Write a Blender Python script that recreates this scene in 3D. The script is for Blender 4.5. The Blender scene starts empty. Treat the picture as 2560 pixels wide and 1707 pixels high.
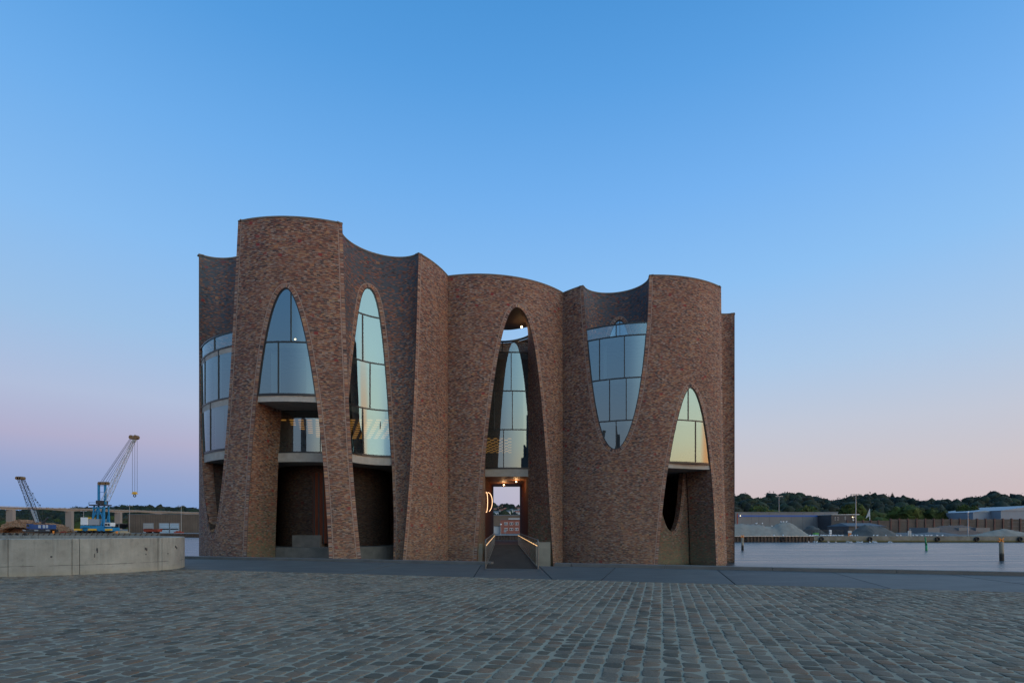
import bpy, math, random
import numpy as np
from mathutils import Vector, Matrix
random.seed(7); rng = np.random.default_rng(7)
S = bpy.context.scene
PI = math.pi
# ------------------------------------------------------------------ camera
F, CX, HZ, EYE = 1303.0, 1280.0, 1320.0, 1.6     # focal length and horizon of the photograph, eye height
cam = bpy.data.objects.new('camera', bpy.data.cameras.new('camera'))
S.collection.objects.link(cam)
cam.location = (0, 0, EYE); cam.rotation_euler = (PI/2, 0, 0)
cam.data.sensor_width = 36; cam.data.lens = 36*F/2560
cam.data.shift_y = (HZ-853.5)/2560
cam.data.clip_start = .1; cam.data.clip_end = 9000
S.camera = cam
# ------------------------------------------------------------------ world: clear dusk sky, sun just set behind and to the right
def lin(c): return tuple((v/255/12.92 if v/255 <= .04045 else ((v/255+.055)/1.055)**2.4) for v in c)
SUNAZ = math.radians(122)
world = bpy.data.worlds.new('World'); S.world = world; world.use_nodes = True
def world_sky():
    nt = world.node_tree; N = nt.nodes; L = nt.links; N.clear()
    out = N.new('ShaderNodeOutputWorld'); bg = N.new('ShaderNodeBackground'); L.new(bg.outputs[0], out.inputs[0])
    tc = N.new('ShaderNodeTexCoord'); sep = N.new('ShaderNodeSeparateXYZ'); L.new(tc.outputs['Generated'], sep.inputs[0])
    def M(op, a, b=None, c=None):
        n = N.new('ShaderNodeMath'); n.operation = op
        for i, v in enumerate((a, b, c)):
            if v is None: continue
            if isinstance(v, (int, float)): n.inputs[i].default_value = v
            else: L.new(v, n.inputs[i])
        return n.outputs[0]
    x, y, z = sep.outputs
    h = M('SQRT', M('ADD', M('MULTIPLY', x, x), M('ADD', M('MULTIPLY', y, y), 1e-6)))
    d = M('DIVIDE', M('ADD', M('MULTIPLY', x, math.sin(SUNAZ)), M('MULTIPLY', y, math.cos(SUNAZ))), h)
    w = M('MULTIPLY', M('ADD', d, 1.0), .5)                       # 0 opposite the sun, 1 at the sun
    def ramp(stops):
        r = N.new('ShaderNodeValToRGB'); el = r.color_ramp.elements; r.color_ramp.interpolation = 'B_SPLINE' if False else 'LINEAR'
        for i, (p, c) in enumerate(stops):
            e = el[i] if i < 2 else el.new(p)
            e.position = p; e.color = (*lin(c), 1)
        L.new(z, r.inputs[0]); return r.outputs[0]
    anti = ramp([(0, (122,158,212)), (.035, (134,168,220)), (.085, (158,174,216)), (.135, (186,184,214)), (.20, (186,200,230)), (.30, (164,202,242)),
                 (.42, (142,197,252)), (.55, (116,182,247)), (.66, (90,164,234)), (.74, (76,153,223)), (1, (62,122,184))])
    side = ramp([(0, (208,190,196)), (.05, (216,200,204)), (.10, (214,206,212)), (.17, (204,210,226)), (.27, (180,210,243)), (.40, (149,202,254)),
                 (.52, (124,187,252)), (.64, (96,168,238)), (.72, (79,154,225)), (1, (66,124,186))])
    solar = ramp([(0, (226,96,36)), (.05, (248,150,80)), (.10, (252,206,150)), (.16, (240,222,182)), (.24, (222,228,206)), (.34, (202,226,222)),
                  (.5, (176,210,222)), (.7, (128,176,212)), (1, (78,128,182))])
    def mix(f, a, b):
        m = N.new('ShaderNodeMix'); m.data_type = 'RGBA'
        L.new(f, m.inputs[0]); L.new(a, m.inputs[6]); L.new(b, m.inputs[7]); return m.outputs[2]
    def sm(v, a, b):
        n = N.new('ShaderNodeMapRange'); n.interpolation_type = 'SMOOTHSTEP'
        L.new(v, n.inputs[0]); n.inputs[1].default_value = a; n.inputs[2].default_value = b; return n.outputs[0]
    c1 = mix(sm(w, .0, .40), anti, side)
    c2 = mix(sm(w, .58, 1.0), c1, solar)
    lowz = N.new('ShaderNodeMapRange'); L.new(z, lowz.inputs[0]); lowz.inputs[1].default_value = .36; lowz.inputs[2].default_value = .19
    rgb = N.new('ShaderNodeRGB'); rgb.outputs[0].default_value = (*lin((255,150,74)), 1)
    CA = math.radians(100); wc = M('DIVIDE', M('ADD', M('MULTIPLY', x, math.sin(CA)), M('MULTIPLY', y, math.cos(CA))), h)
    c2 = mix(M('MULTIPLY', M('MULTIPLY', sm(wc, .972, .999), lowz.outputs[0]), .8), c2, rgb.outputs[0])
    L.new(c2, bg.inputs[0])
    st = M('ADD', .895, M('MULTIPLY', sm(w, .60, 1.0), 1.75))        # the afterglow is the brighter half of the sky
    L.new(st, bg.inputs[1])
world_sky()
sun = bpy.data.objects.new('sun', bpy.data.lights.new('sun', 'SUN')); S.collection.objects.link(sun)
sun.data.energy = .4; sun.data.angle = math.radians(85); sun.data.color = (1, .72, .5)
sun.rotation_euler = Vector((-math.sin(SUNAZ), -math.cos(SUNAZ), -.22)).to_track_quat('-Z', 'Y').to_euler()
S.view_settings.view_transform = 'Standard'; S.view_settings.look = 'None'
S.view_settings.exposure = 0; S.view_settings.gamma = 1; S.view_settings.use_curve_mapping = False
S.cycles.max_bounces = 6; S.cycles.transparent_max_bounces = 12; S.cycles.sample_clamp_indirect = 4
# ------------------------------------------------------------------ object helpers
def tag(o, label=None, cat=None, group=None, kind=None):
    if label: o['label'] = label
    if cat: o['category'] = cat
    if group: o['group'] = group
    if kind: o['kind'] = kind
    return o
def empty(name, loc=(0,0,0), rz=0, label=None, cat=None, group=None, parent=None):
    o = bpy.data.objects.new(name, None); S.collection.objects.link(o)
    o.location = loc; o.rotation_euler = (0, 0, rz); o.empty_display_size = .2
    if parent: o.parent = parent
    return tag(o, label, cat, group)
def mesh_obj(name, verts, faces, mat=None, parent=None, uvs=None, smooth=False, cols=None, world_space=True):
    me = bpy.data.meshes.new(name)
    me.from_pydata([tuple(v) for v in verts], [], faces)
    if uvs is not None:
        uvl = me.uv_layers.new(name='UVMap')
        li = np.empty(len(me.loops), int); me.loops.foreach_get('vertex_index', li)
        uvl.data.foreach_set('uv', np.asarray(uvs, float)[li].ravel())
    if cols is not None:
        a = me.attributes.new('tint', 'FLOAT_COLOR', 'POINT')
        a.data.foreach_set('color', np.asarray(cols, float).ravel())
    if smooth: me.polygons.foreach_set('use_smooth', [True]*len(me.polygons))
    if mat: me.materials.append(mat)
    me.update()
    o = bpy.data.objects.new(name, me); S.collection.objects.link(o)
    if parent is not None:
        o.parent = parent
        if world_space: o.matrix_parent_inverse = chain(parent).inverted()
    return o
def chain(o):
    m = o.matrix_basis.copy()
    if o.parent: m = chain(o.parent) @ o.matrix_parent_inverse @ m
    return m
class MB:
    """collects simple solids and links them as one mesh"""
    def __init__(s): s.v = []; s.f = []
    def add(s, vs, fs):
        n = len(s.v); s.v += [tuple(v) for v in vs]; s.f += [tuple(i+n for i in f) for f in fs]; return s
    def box(s, x0, x1, y0, y1, z0, z1, rz=0, piv=None):
        vs = [(x,y,z) for z in (z0,z1) for x,y in ((x0,y0),(x1,y0),(x1,y1),(x0,y1))]
        if rz:
            px, py = piv or ((x0+x1)/2, (y0+y1)/2); c, sn = math.cos(rz), math.sin(rz)
            vs = [(px+(x-px)*c-(y-py)*sn, py+(x-px)*sn+(y-py)*c, z) for x,y,z in vs]
        return s.add(vs, [(0,3,2,1),(4,5,6,7),(0,1,5,4),(1,2,6,5),(2,3,7,6),(3,0,4,7)])
    def bar(s, a, b, w, h=None, r2=None):
        h = h or w; a = Vector(a); b = Vector(b); d = (b-a)
        if d.length < 1e-6: return s
        d.normalize(); up = Vector((0,0,1)) if abs(d.z) < .95 else Vector((1,0,0))
        x = d.cross(up).normalized(); y = x.cross(d)
        k = 1 if r2 is None else r2/w
        vs = [a+x*w/2*i+y*h/2*j for i,j in ((-1,-1),(1,-1),(1,1),(-1,1))]+[b+x*w*k/2*i+y*h*k/2*j for i,j in ((-1,-1),(1,-1),(1,1),(-1,1))]
        return s.add(vs, [(0,3,2,1),(4,5,6,7),(0,1,5,4),(1,2,6,5),(2,3,7,6),(3,0,4,7)])
    def tube(s, a, b, r, r2=None, n=8, caps=True):
        a = Vector(a); b = Vector(b); r2 = r if r2 is None else r2
        d = (b-a).normalized(); up = Vector((0,0,1)) if abs(d.z) < .95 else Vector((1,0,0))
        x = d.cross(up).normalized(); y = x.cross(d)
        vs = [a+(x*math.cos(2*PI*i/n)+y*math.sin(2*PI*i/n))*r for i in range(n)]+[b+(x*math.cos(2*PI*i/n)+y*math.sin(2*PI*i/n))*r2 for i in range(n)]
        fs = [(i,(i+1)%n,n+(i+1)%n,n+i) for i in range(n)]
        if caps: fs += [tuple(range(n-1,-1,-1)), tuple(range(n,2*n))]
        return s.add(vs, fs)
    def sphere(s, c, r, n=8, m=6, sc=(1,1,1)):
        vs = [(c[0], c[1], c[2]-r*sc[2])]
        for j in range(1, m):
            p = -PI/2+PI*j/m
            vs += [(c[0]+r*sc[0]*math.cos(p)*math.cos(2*PI*i/n), c[1]+r*sc[1]*math.cos(p)*math.sin(2*PI*i/n), c[2]+r*sc[2]*math.sin(p)) for i in range(n)]
        vs.append((c[0], c[1], c[2]+r*sc[2])); t = len(vs)-1
        fs = [(0, 1+(i+1)%n, 1+i) for i in range(n)]
        for j in range(m-2):
            fs += [(1+j*n+i, 1+j*n+(i+1)%n, 1+(j+1)*n+(i+1)%n, 1+(j+1)*n+i) for i in range(n)]
        fs += [(1+(m-2)*n+i, 1+(m-2)*n+(i+1)%n, t) for i in range(n)]
        return s.add(vs, fs)
    def torus(s, c, R, r, axis=(0,1,0), n=32, m=8, a0=0, a1=2*PI):
        ax = Vector(axis).normalized(); up = Vector((0,0,1)) if abs(ax.z) < .9 else Vector((1,0,0))
        x = ax.cross(up).normalized(); y = up if abs(ax.dot(up)) < 1e-4 else x.cross(ax); c = Vector(c)
        full = abs(a1-a0-2*PI) < 1e-6; k = n if full else n+1; vs = []
        for i in range(k):
            a = a0+(a1-a0)*i/n; d = x*math.cos(a)+y*math.sin(a)
            vs += [c+d*(R+r*math.cos(2*PI*j/m))+ax*r*math.sin(2*PI*j/m) for j in range(m)]
        fs = []
        for i in range(n if full else n):
            p, q = i*m, ((i+1)%k)*m
            fs += [(p+j, p+(j+1)%m, q+(j+1)%m, q+j) for j in range(m)]
        return s.add(vs, fs)
    def build(s, name, mat, parent=None, smooth=False):
        return mesh_obj(name, s.v, s.f, mat, parent, smooth=smooth)
def at(px, py, Y): return Vector(((px-CX)*Y/F, Y, EYE+(HZ-py)*Y/F))
def onz(px, py, z=0.0):
    Y = (EYE-z)*F/(py-HZ); return Vector(((px-CX)*Y/F, Y, z))
# ------------------------------------------------------------------ materials
def new_mat(name, base=(.5,.5,.5), rough=.7, metal=0, emit=None, estr=1, spec=.5):
    m = bpy.data.materials.new(name); m.use_nodes = True
    b = m.node_tree.nodes['Principled BSDF']
    b.inputs['Base Color'].default_value = (*base, 1); b.inputs['Roughness'].default_value = rough
    b.inputs['Metallic'].default_value = metal; b.inputs['Specular IOR Level'].default_value = spec
    if emit: b.inputs['Emission Color'].default_value = (*emit, 1); b.inputs['Emission Strength'].default_value = estr
    return m
class NG:
    def __init__(s, m): s.m = m; s.N = m.node_tree.nodes; s.L = m.node_tree.links; s.b = s.N['Principled BSDF']
    def n(s, t, **kw):
        n = s.N.new('ShaderNode'+t)
        for k, v in kw.items(): setattr(n, k, v)
        return n
    def put(s, node, i, v):
        if isinstance(v, bpy.types.NodeSocket): s.L.new(v, node.inputs[i])
        elif v is not None: node.inputs[i].default_value = v
    def math(s, op, a, b=None, c=None):
        n = s.n('Math', operation=op)
        for i, v in enumerate((a,b,c)): s.put(n, i, v)
        return n.outputs[0]
    def vmath(s, op, a, b=None):
        n = s.n('VectorMath', operation=op); s.put(n, 0, a); s.put(n, 1, b); return n.outputs[0]
    def mix(s, f, a, b, mode='MIX'):
        n = s.n('Mix', data_type='RGBA', blend_type=mode)
        s.put(n, 0, f); s.put(n, 6, (*a,1) if isinstance(a, tuple) and len(a)==3 else a); s.put(n, 7, (*b,1) if isinstance(b, tuple) and len(b)==3 else b)
        return n.outputs[2]
    def ramp(s, f, stops, const=False):
        r = s.n('ValToRGB'); r.color_ramp.interpolation = 'CONSTANT' if const else 'LINEAR'; el = r.color_ramp.elements
        for i, (p, c) in enumerate(stops):
            e = el[i] if i < 2 else el.new(p)
            e.position = p; e.color = (*c, 1) if len(c) == 3 else c
        s.put(r, 0, f); return r.outputs[0]
    def noise(s, vec, scale, detail=3, rough=.55):
        n = s.n('TexNoise'); s.put(n, 'Vector', vec); n.inputs['Scale'].default_value = scale
        n.inputs['Detail'].default_value = detail; n.inputs['Roughness'].default_value = rough; return n.outputs[0]
    def range(s, v, a, b, c=0., d=1.):
        n = s.n('MapRange'); s.put(n, 0, v)
        for i, k in enumerate((a,b,c,d)): n.inputs[i+1].default_value = k
        return n.outputs[0]
    def pos(s): return s.n('NewGeometry').outputs['Position']
    def bump(s, h, strength, dist):
        n = s.n('Bump'); s.put(n, 'Height', h); n.inputs['Strength'].default_value = strength; n.inputs['Distance'].default_value = dist
        s.L.new(n.outputs[0], s.b.inputs['Normal']); return n
def noisy(name, c0, c1, scale=3, rough=.8, bump=0, bscale=40, stretch=(1,1,1), metal=0, spec=.4):
    m = new_mat(name, rough=rough, metal=metal, spec=spec); g = NG(m)
    v = g.vmath('MULTIPLY', g.pos(), stretch)
    f = g.range(g.noise(v, scale, 5, .6), .3, .7)
    g.L.new(g.mix(f, c0, c1), g.b.inputs['Base Color'])
    if bump: g.bump(g.noise(v, bscale, 3), bump, .02)
    return m
BRICKS = [(0, (.030,.024,.026)), (.09, (.20,.068,.042)), (.19, (.30,.105,.058)), (.32, (.38,.18,.10)), (.43, (.17,.085,.062)), (.52, (.34,.255,.205)),
          (.64, (.25,.165,.13)), (.74, (.47,.25,.125)), (.84, (.085,.058,.056)), (.92, (.43,.34,.28)), (.97, (.52,.32,.15))]
def brick_mat(name, gain=1.0, blue=0.0, moss=0.0, soldier=False, tint=(1,1,1)):
    """bricks in courses, each with a colour of its own; UV in metres (along the wall, up the wall)"""
    m = new_mat(name, rough=.72, spec=.35); g = NG(m)
    uv = g.n('UVMap').outputs[0]; sep = g.n('SeparateXYZ'); g.L.new(uv, sep.inputs[0]); u, v = sep.outputs[0], sep.outputs[1]
    if soldier: u, v = v, u
    row = g.math('FLOOR', g.math('DIVIDE', v, .062))
    wn = g.n('TexWhiteNoise', noise_dimensions='1D'); g.L.new(row, wn.inputs['W'])
    us = g.math('ADD', g.math('DIVIDE', u, .225 if not soldier else .26), g.math('MULTIPLY', wn.outputs[0], 7.3 if not soldier else 0))
    col = g.math('FLOOR', us)
    cmb = g.n('CombineXYZ'); g.L.new(col, cmb.inputs[0]); g.L.new(row, cmb.inputs[1])
    w2 = g.n('TexWhiteNoise', noise_dimensions='2D'); g.L.new(cmb.outputs[0], w2.inputs['Vector'])
    base = g.ramp(w2.outputs[0], BRICKS, True)
    sepc = g.n('SeparateColor'); g.L.new(w2.outputs[1], sepc.inputs[0]); r2, r3 = sepc.outputs[0], sepc.outputs[1]
    # slow drift of the brick mix over the wall
    drift = g.noise(uv, .35, 4, .6)
    base = g.mix(g.math('MULTIPLY', g.range(drift, .42, .66), .45), base, g.mix(.5, base, (.40,.19,.11)))
    cl = g.noise(g.vmath('MULTIPLY', uv, (1.6, 5.0, 1)), 1.0, 2, .6)
    base = g.mix(g.range(cl, .35, .7, .0, .25), base, g.mix(.4, base, (.10,.075,.075)))
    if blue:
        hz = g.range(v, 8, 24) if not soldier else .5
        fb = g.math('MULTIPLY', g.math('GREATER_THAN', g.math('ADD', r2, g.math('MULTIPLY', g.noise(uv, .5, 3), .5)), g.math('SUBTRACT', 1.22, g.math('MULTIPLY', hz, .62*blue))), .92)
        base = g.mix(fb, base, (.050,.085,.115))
    if moss:
        hz = g.range(v, -2.2, 6, 1., 0.)
        fm = g.math('MULTIPLY', g.math('GREATER_THAN', g.math('ADD', r2, g.math('MULTIPLY', g.noise(uv, .8, 3), .5)), g.math('SUBTRACT', 1.35, g.math('MULTIPLY', hz, .75))), .8*moss)
        base = g.mix(fm, base, (.075,.13,.07))
        base = g.mix(g.math('MULTIPLY', g.range(v, -2.4, 1.4, 1., 0.), .28*moss), base, (.42,.33,.16))
    if not soldier:   # a few glazed red and ochre bricks
        cx = g.math('FLOOR', g.math('DIVIDE', u, .30)); cy = g.math('FLOOR', g.math('DIVIDE', v, .219))
        c2 = g.n('CombineXYZ'); g.L.new(cx, c2.inputs[0]); g.L.new(cy, c2.inputs[1])
        w3 = g.n('TexWhiteNoise', noise_dimensions='2D'); g.L.new(c2.outputs[0], w3.inputs['Vector'])
        near = g.range(g.noise(uv, .9, 1), .5, .62)
        base = g.mix(g.math('MULTIPLY', g.math('GREATER_THAN', w3.outputs[0], .978), near), base, (.33,.025,.02))
        base = g.mix(g.math('MULTIPLY', g.math('LESS_THAN', w3.outputs[0], .010), near), base, (.50,.23,.10))
    fu = g.math('FRACT', us); fv = g.math('FRACT', g.math('DIVIDE', v, .062))
    mo = g.math('MAXIMUM', g.math('LESS_THAN', fu, .045), g.math('LESS_THAN', fv, .17))
    base = g.mix(mo, base, (.085,.066,.058))
    base = g.mix(.04, base, (.235,.125,.085))
    big = g.noise(g.vmath('MULTIPLY', uv, (.22, .10, 1)), 1.0, 4, .6); base = g.mix(1.0, base, g.mix(g.range(big, .3, .7), (.80,.78,.80), (1.18,1.16,1.12)), 'MULTIPLY')
    run_ = g.noise(g.vmath('MULTIPLY', uv, (2.2, .12, 1)), 1.0, 3, .6); base = g.mix(g.range(run_, .52, .72, 0., .35), base, (.09,.07,.062))
    if not soldier: base = g.mix(g.math('MULTIPLY', g.range(v, 12, -1), .12), base, (.40,.27,.165))
    if not soldier: base = g.mix(g.math('MULTIPLY', g.range(g.math('ADD', v, g.math('MULTIPLY', g.noise(uv, 1.5, 2), .5)), -1.6, -2.0), .8), base, (.05,.05,.03))
    fine = g.noise(uv, 45, 2)
    base = g.mix(.55, base, g.mix(fine, (.55,.55,.55), (1.35,1.35,1.35)), 'MULTIPLY')
    base = g.mix(1.0, base, (gain*tint[0]*.98, gain*tint[1]*1.0, gain*tint[2]*1.0), 'MULTIPLY')
    g.L.new(base, g.b.inputs['Base Color'])
    h = g.math('ADD', g.math('MULTIPLY', g.math('SUBTRACT', 1.0, mo), g.math('ADD', .6, g.math('MULTIPLY', r3, .6))), g.math('MULTIPLY', fine, .2))
    g.bump(h, .55, .014)
    return m
M = {}
M['brick'] = brick_mat('brick outer', .79, 0, 0, tint=(1,.97,.95))
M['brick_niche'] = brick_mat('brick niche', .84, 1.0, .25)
M['brick_moss'] = brick_mat('brick mossy reveal', .86, 0, 1.0)
M['soldier'] = brick_mat('brick on edge', .92, 0, 0, True)
M['seam'] = new_mat('light joint', (.27,.20,.16), .8)
M['coping'] = noisy('coping stone', (.10,.092,.078), (.18,.165,.14), 4, .8)
M['concrete'] = noisy('slab concrete', (.30,.27,.23), (.40,.36,.31), 2, .75, .2)
M['frame'] = new_mat('dark bronze frame', (.035,.036,.036), .35, .6)
M['wood'] = noisy('dark red wood', (.085,.018,.007), (.14,.034,.012), 2, .9, .2, 30, (3,3,.3))
M['ceil'] = noisy('warm ceiling', (.24,.11,.05), (.32,.15,.07), 1.5, .6)
M['brick_shaded'] = brick_mat('brick shaded hall', .2, 0, 0)  # outer brick darkened: shade of the hall and left hollow put into its colour
M['dark'] = new_mat('dark interior', (.02,.019,.018), .8)
M['inner'] = new_mat('interior plaster', (.085,.08,.075), .8)
M['blind'] = new_mat('pale roller blind', (.55,.6,.62), .9)
def glass_mat(name, refl, tint, rough=.0):
    m = bpy.data.materials.new(name); m.use_nodes = True; nt = m.node_tree; N = nt.nodes; L = nt.links; N.clear()
    out = N.new('ShaderNodeOutputMaterial'); mx = N.new('ShaderNodeMixShader'); gl = N.new('ShaderNodeBsdfGlossy'); tr = N.new('ShaderNodeBsdfTransparent')
    gl.inputs['Roughness'].default_value = rough; gl.inputs['Color'].default_value = (.68,.90,1,1); tr.inputs[0].default_value = (*tint, 1)
    fr = N.new('ShaderNodeLayerWeight'); fr.inputs[0].default_value = .35
    mr = N.new('ShaderNodeMapRange'); mr.inputs[3].default_value = refl; mr.inputs[4].default_value = 1
    L.new(fr.outputs['Fresnel'], mr.inputs[0]); L.new(mr.outputs[0], mx.inputs[0]); L.new(tr.outputs[0], mx.inputs[1]); L.new(gl.outputs[0], mx.inputs[2])
    L.new(mx.outputs[0], out.inputs[0])
    g_ = N.new('ShaderNodeNewGeometry'); nn = N.new('ShaderNodeTexNoise'); nn.inputs['Scale'].default_value = .5
    bp = N.new('ShaderNodeBump'); bp.inputs['Strength'].default_value = .05; bp.inputs['Distance'].default_value = .05
    L.new(g_.outputs['Position'], nn.inputs['Vector']); L.new(nn.outputs[0], bp.inputs['Height']); L.new(bp.outputs[0], gl.inputs['Normal'])
    return m
M['glass'] = glass_mat('coated window glass', .205, (.32,.40,.40))
M['glass_clear'] = glass_mat('balustrade glass', .16, (.72,.78,.80))
M['lamp'] = new_mat('warm lamp', (1,.7,.4), emit=(1,.62,.28), estr=14)
M['yardlamp'] = new_mat('yard lamp', (1,.85,.5), emit=(1,.8,.45), estr=3)
M['amber'] = new_mat('amber ceiling strip', (1,.6,.2), emit=(1,.40,.08), estr=.85)
M['neon'] = new_mat('warm light tube', (1,.7,.4), emit=(1,.60,.32), estr=2.1)
# ------------------------------------------------------------------ the brick building: drums cut by parabolic openings
TOP, WATER = 25.6, -2.24
L1, L2, L3, L4 = 7.9, 11.95, 16.0, 20.05
class Drum:
    def __init__(s, cx, cy, R, Rf=None): s.cx, s.cy, s.R, s.Rf = cx, cy, R, Rf
    def r(s, th): return s.R+(s.Rf(th) if s.Rf else 0)
    def P(s, th, z, off=0): r = s.r(th)-off; return Vector((s.cx+r*math.sin(th), s.cy-r*math.cos(th), z))
    def du(s, th): return s.R
    def u(s, th): return s.R*th
    def solve(s, px, py):
        best = None
        k = (px-CX)/F; prev = None; lo, hi = -PI/2-.6, PI/2+.6
        n = 600
        for i in range(n+1):
            th = lo+(hi-lo)*i/n; p = s.P(th, 0); g = p.x-k*p.y
            if prev is not None and prev[1]*g <= 0:
                t = prev[0]+(th-prev[0])*abs(prev[1])/(abs(prev[1])+abs(g)+1e-12); q = s.P(t, 0)
                if best is None or q.y < best[1]: best = (t, q.y)
            prev = (th, g)
        if best is None:
            best = min(((abs(s.P(t,0).x/s.P(t,0).y-k), t, s.P(t,0).y) for t in np.linspace(lo, hi, 900)))[1:]
        return best[0], EYE+(HZ-py)*best[1]/F
class Niche:
    """concave half-round wall between two edges that lie on a drum"""
    def __init__(s, d, fL, fR, sag): s.d, s.fL, s.fR, s.sag = d, fL, fR, sag; s.o = s.L0 = None; s.L0 = 3.0
    def P(s, t, z, off=0):
        a = s.d.P(s.fL(z), z); b = s.d.P(s.fR(z), z); m = (a+b)/2; h = (b-a)/2; h.z = 0
        n = Vector((-h.y, h.x, 0)).normalized()
        c = Vector((s.d.cx, s.d.cy, z))
        if n.dot(c-m) < 0: n = -n
        hu = h.normalized(); sg = s.sag(z)
        return m-h*math.cos(t)+n*sg*math.sin(t)+(-hu*math.cos(t)+n*math.sin(t))*off
    def du(s, t): return s.L0
    def u(s, t): return s.L0*t+31.0
    def solve(s, px, py):
        best = None; prev = None; k = (px-CX)/F
        for i in range(361):
            t = .02+(PI-.04)*i/360; z = 10.
            for _ in range(3): p = s.P(t, z); z = EYE+(HZ-py)*p.y/F
            g = p.x-k*p.y
            if prev is not None and prev[1]*g <= 0:
                if best is None or p.y > best[1]: best = (t, p.y, z)
            prev = (t, g)
        if best is None: return None
        return best[0], best[2]
def fit(surf, pts, zref=None, up=True, deg=3, anchor=None):
    """smooth function s(z) through pixel points; q = sqrt of the distance from the apex or tip"""
    qs, ss, ws = [], [], []
    if anchor is not None: qs.append(0); ss.append(anchor); ws.append(8)
    for px, py in pts:
        r = surf.solve(px, py)
        if r is None: continue
        t, z = r
        q = z if zref is None else math.sqrt(max(0, (zref-z) if up else (z-zref)))
        qs.append(q); ss.append(t); ws.append(1)
    co = np.polyfit(qs, ss, min(deg, len(qs)-1), w=ws)
    if zref is None: return lambda z: float(np.polyval(co, z))
    if up: return lambda z: float(np.polyval(co, math.sqrt(max(0, zref-z))))
    return lambda z: float(np.polyval(co, math.sqrt(max(0, z-zref))))
D1 = Drum(-17.75, 51.5, 11.3, lambda th: .48*min(1, max(0, (th-1.0)/.41)))
D2 = Drum(-3.2, 60.3, 11.0)
D3 = Drum(13.7, 61.0, 11.5)
# niche A (left end), niche C (between the two left bays), niche H (middle right), niche J (right end)
tA = D1.solve(531, 1337); zA = tA[1]
aL = fit(D1, [(497,626),(498,864),(500,1012),(504,1133),(510,1195),(515,1259),(521,1316),(526,1332)], zA, False, 3, tA[0])
aR = fit(D1, [(595,556),(592,630),(588,728),(582.5,817),(577,913),(572,991),(561,1131),(558,1179),(550,1259),(542,1300),(536,1326)], zA, False, 4, tA[0])
cL = fit(D1, [(856,560),(860,700),(866,850),(871,960),(874,1060),(880,1141),(890,1260),(903,1396)])
cR = fit(D1, [(1046.5,631),(1044,720),(1040,850),(1037,950),(1029,1093),(1018,1275),(1006.5,1396)])
tH = D3.solve(1539, 1123); zH = tH[1]
hL = fit(D3, [(1458,715),(1463,800),(1465.5,830),(1469,870),(1478,954),(1487,1011),(1497,1060),(1505,1089),(1515,1106),(1525,1118)], zH, False, 4, tH[0])
hR = fit(D3, [(1623,694),(1620,770),(1618.5,806),(1616,840),(1610.5,899),(1602.6,955),(1594,1008),(1583,1048),(1576,1073),(1563,1101),(1553,1115)], zH, False, 4, tH[0])
jL = fit(D3, [(1802.5,722),(1804,850),(1806,1000),(1809,1167),(1813,1290),(1817.5,1412)])
jRt = math.atan2(24.9-13.7, 61.0-58.2)
jR = lambda z: jRt
NA = Niche(D1, aL, aR, lambda z: 2.6)
NC = Niche(D1, cL, cR, lambda z: 2.2+.4*min(1, max(0, (z-2)/8)))
NH = Niche(D3, hL, hR, lambda z: 2.7)
NJ = Niche(D3, jL, jR, lambda z: 2.4)
class InnerDrum(Drum): pass
DE = Drum(-.4, 68.7, 14.0)                                  # glass drum deep in the middle arch
# arches
def arch(surf, apex, Lp, Rp, deg=3):
    t0, z0 = surf.solve(*apex)
    return t0, z0, fit(surf, Lp, z0, True, deg, t0), fit(surf, Rp, z0, True, deg, t0)
bT, bZ, bL, bR = arch(D1, (715,719), [(686,750),(672,795),(662.5,854),(650,924),(644,988),(623.5,1179),(617,1390)],
                      [(733,745),(751,781),(768,854),(779,919),(791,988),(805,1157),(823,1390)])
cT, cZ, wL, wR = arch(NC, (924,719), [(904,738),(895,789),(884,856),(878,925),(873,985),(870,1040),(866,1110)],
                      [(934,727),(943,760),(951,801),(959,861),(964.6,915),(968.6,960),(971.5,1032),(978,1146),(982,1259),(984,1390)])
_wL = wL; wL = lambda z: max(.04, _wL(max(z, 5.0))-(.0 if z > 5 else (5-z)*.12))
eT, eZ, eL, eR = arch(D2, (1293,768), [(1272,782),(1262,813),(1254,856),(1242,915),(1232,976),(1222,1060),(1209,1167),(1203,1250),(1192,1400)],
                      [(1312,783),(1322,811),(1332,844),(1341,890),(1348.5,948),(1353.6,1004),(1358,1060),(1368.5,1193),(1382.5,1405)])
iT, iZ, iL, iR = arch(D3, (1727,967), [(1708.7,991),(1697.5,1033),(1683.5,1100),(1674,1156),(1670,1167),(1655,1257),(1647,1394)],
                      [(1741,983),(1756.4,1022),(1762,1055),(1768,1100),(1775,1158),(1777.5,1167),(1790,1412)])
hwT, hwZ, hwL, hwR = arch(NH, (1548,799), [(1533,812),(1526,830),(1522,848)], [(1562,812),(1568,830),(1573,848)], 1)
BASE = -3.2
bld = empty('brick_building', (0, 52, WATER), 0, 'tall wavy red brown brick building with parabolic arches, standing in the harbour water', 'building')
def strip(name, surf, rows, n, mat, parent, off=0.0, smooth=True, uvoff=0, sub=None):
    vs, fs, uv = [], [], []
    for z, a, b in rows:
        for i in range(n+1):
            s_ = a+(b-a)*i/n
            vs.append(surf.P(s_, z, off)); uv.append((surf.u(s_)+uvoff, z))
    for j in range(len(rows)-1):
        for i in range(n):
            a = j*(n+1)+i; fs.append((a, a+1, a+n+2, a+n+1))
    return mesh_obj(name, vs, fs, mat, parent or bld, uv, smooth)
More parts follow.
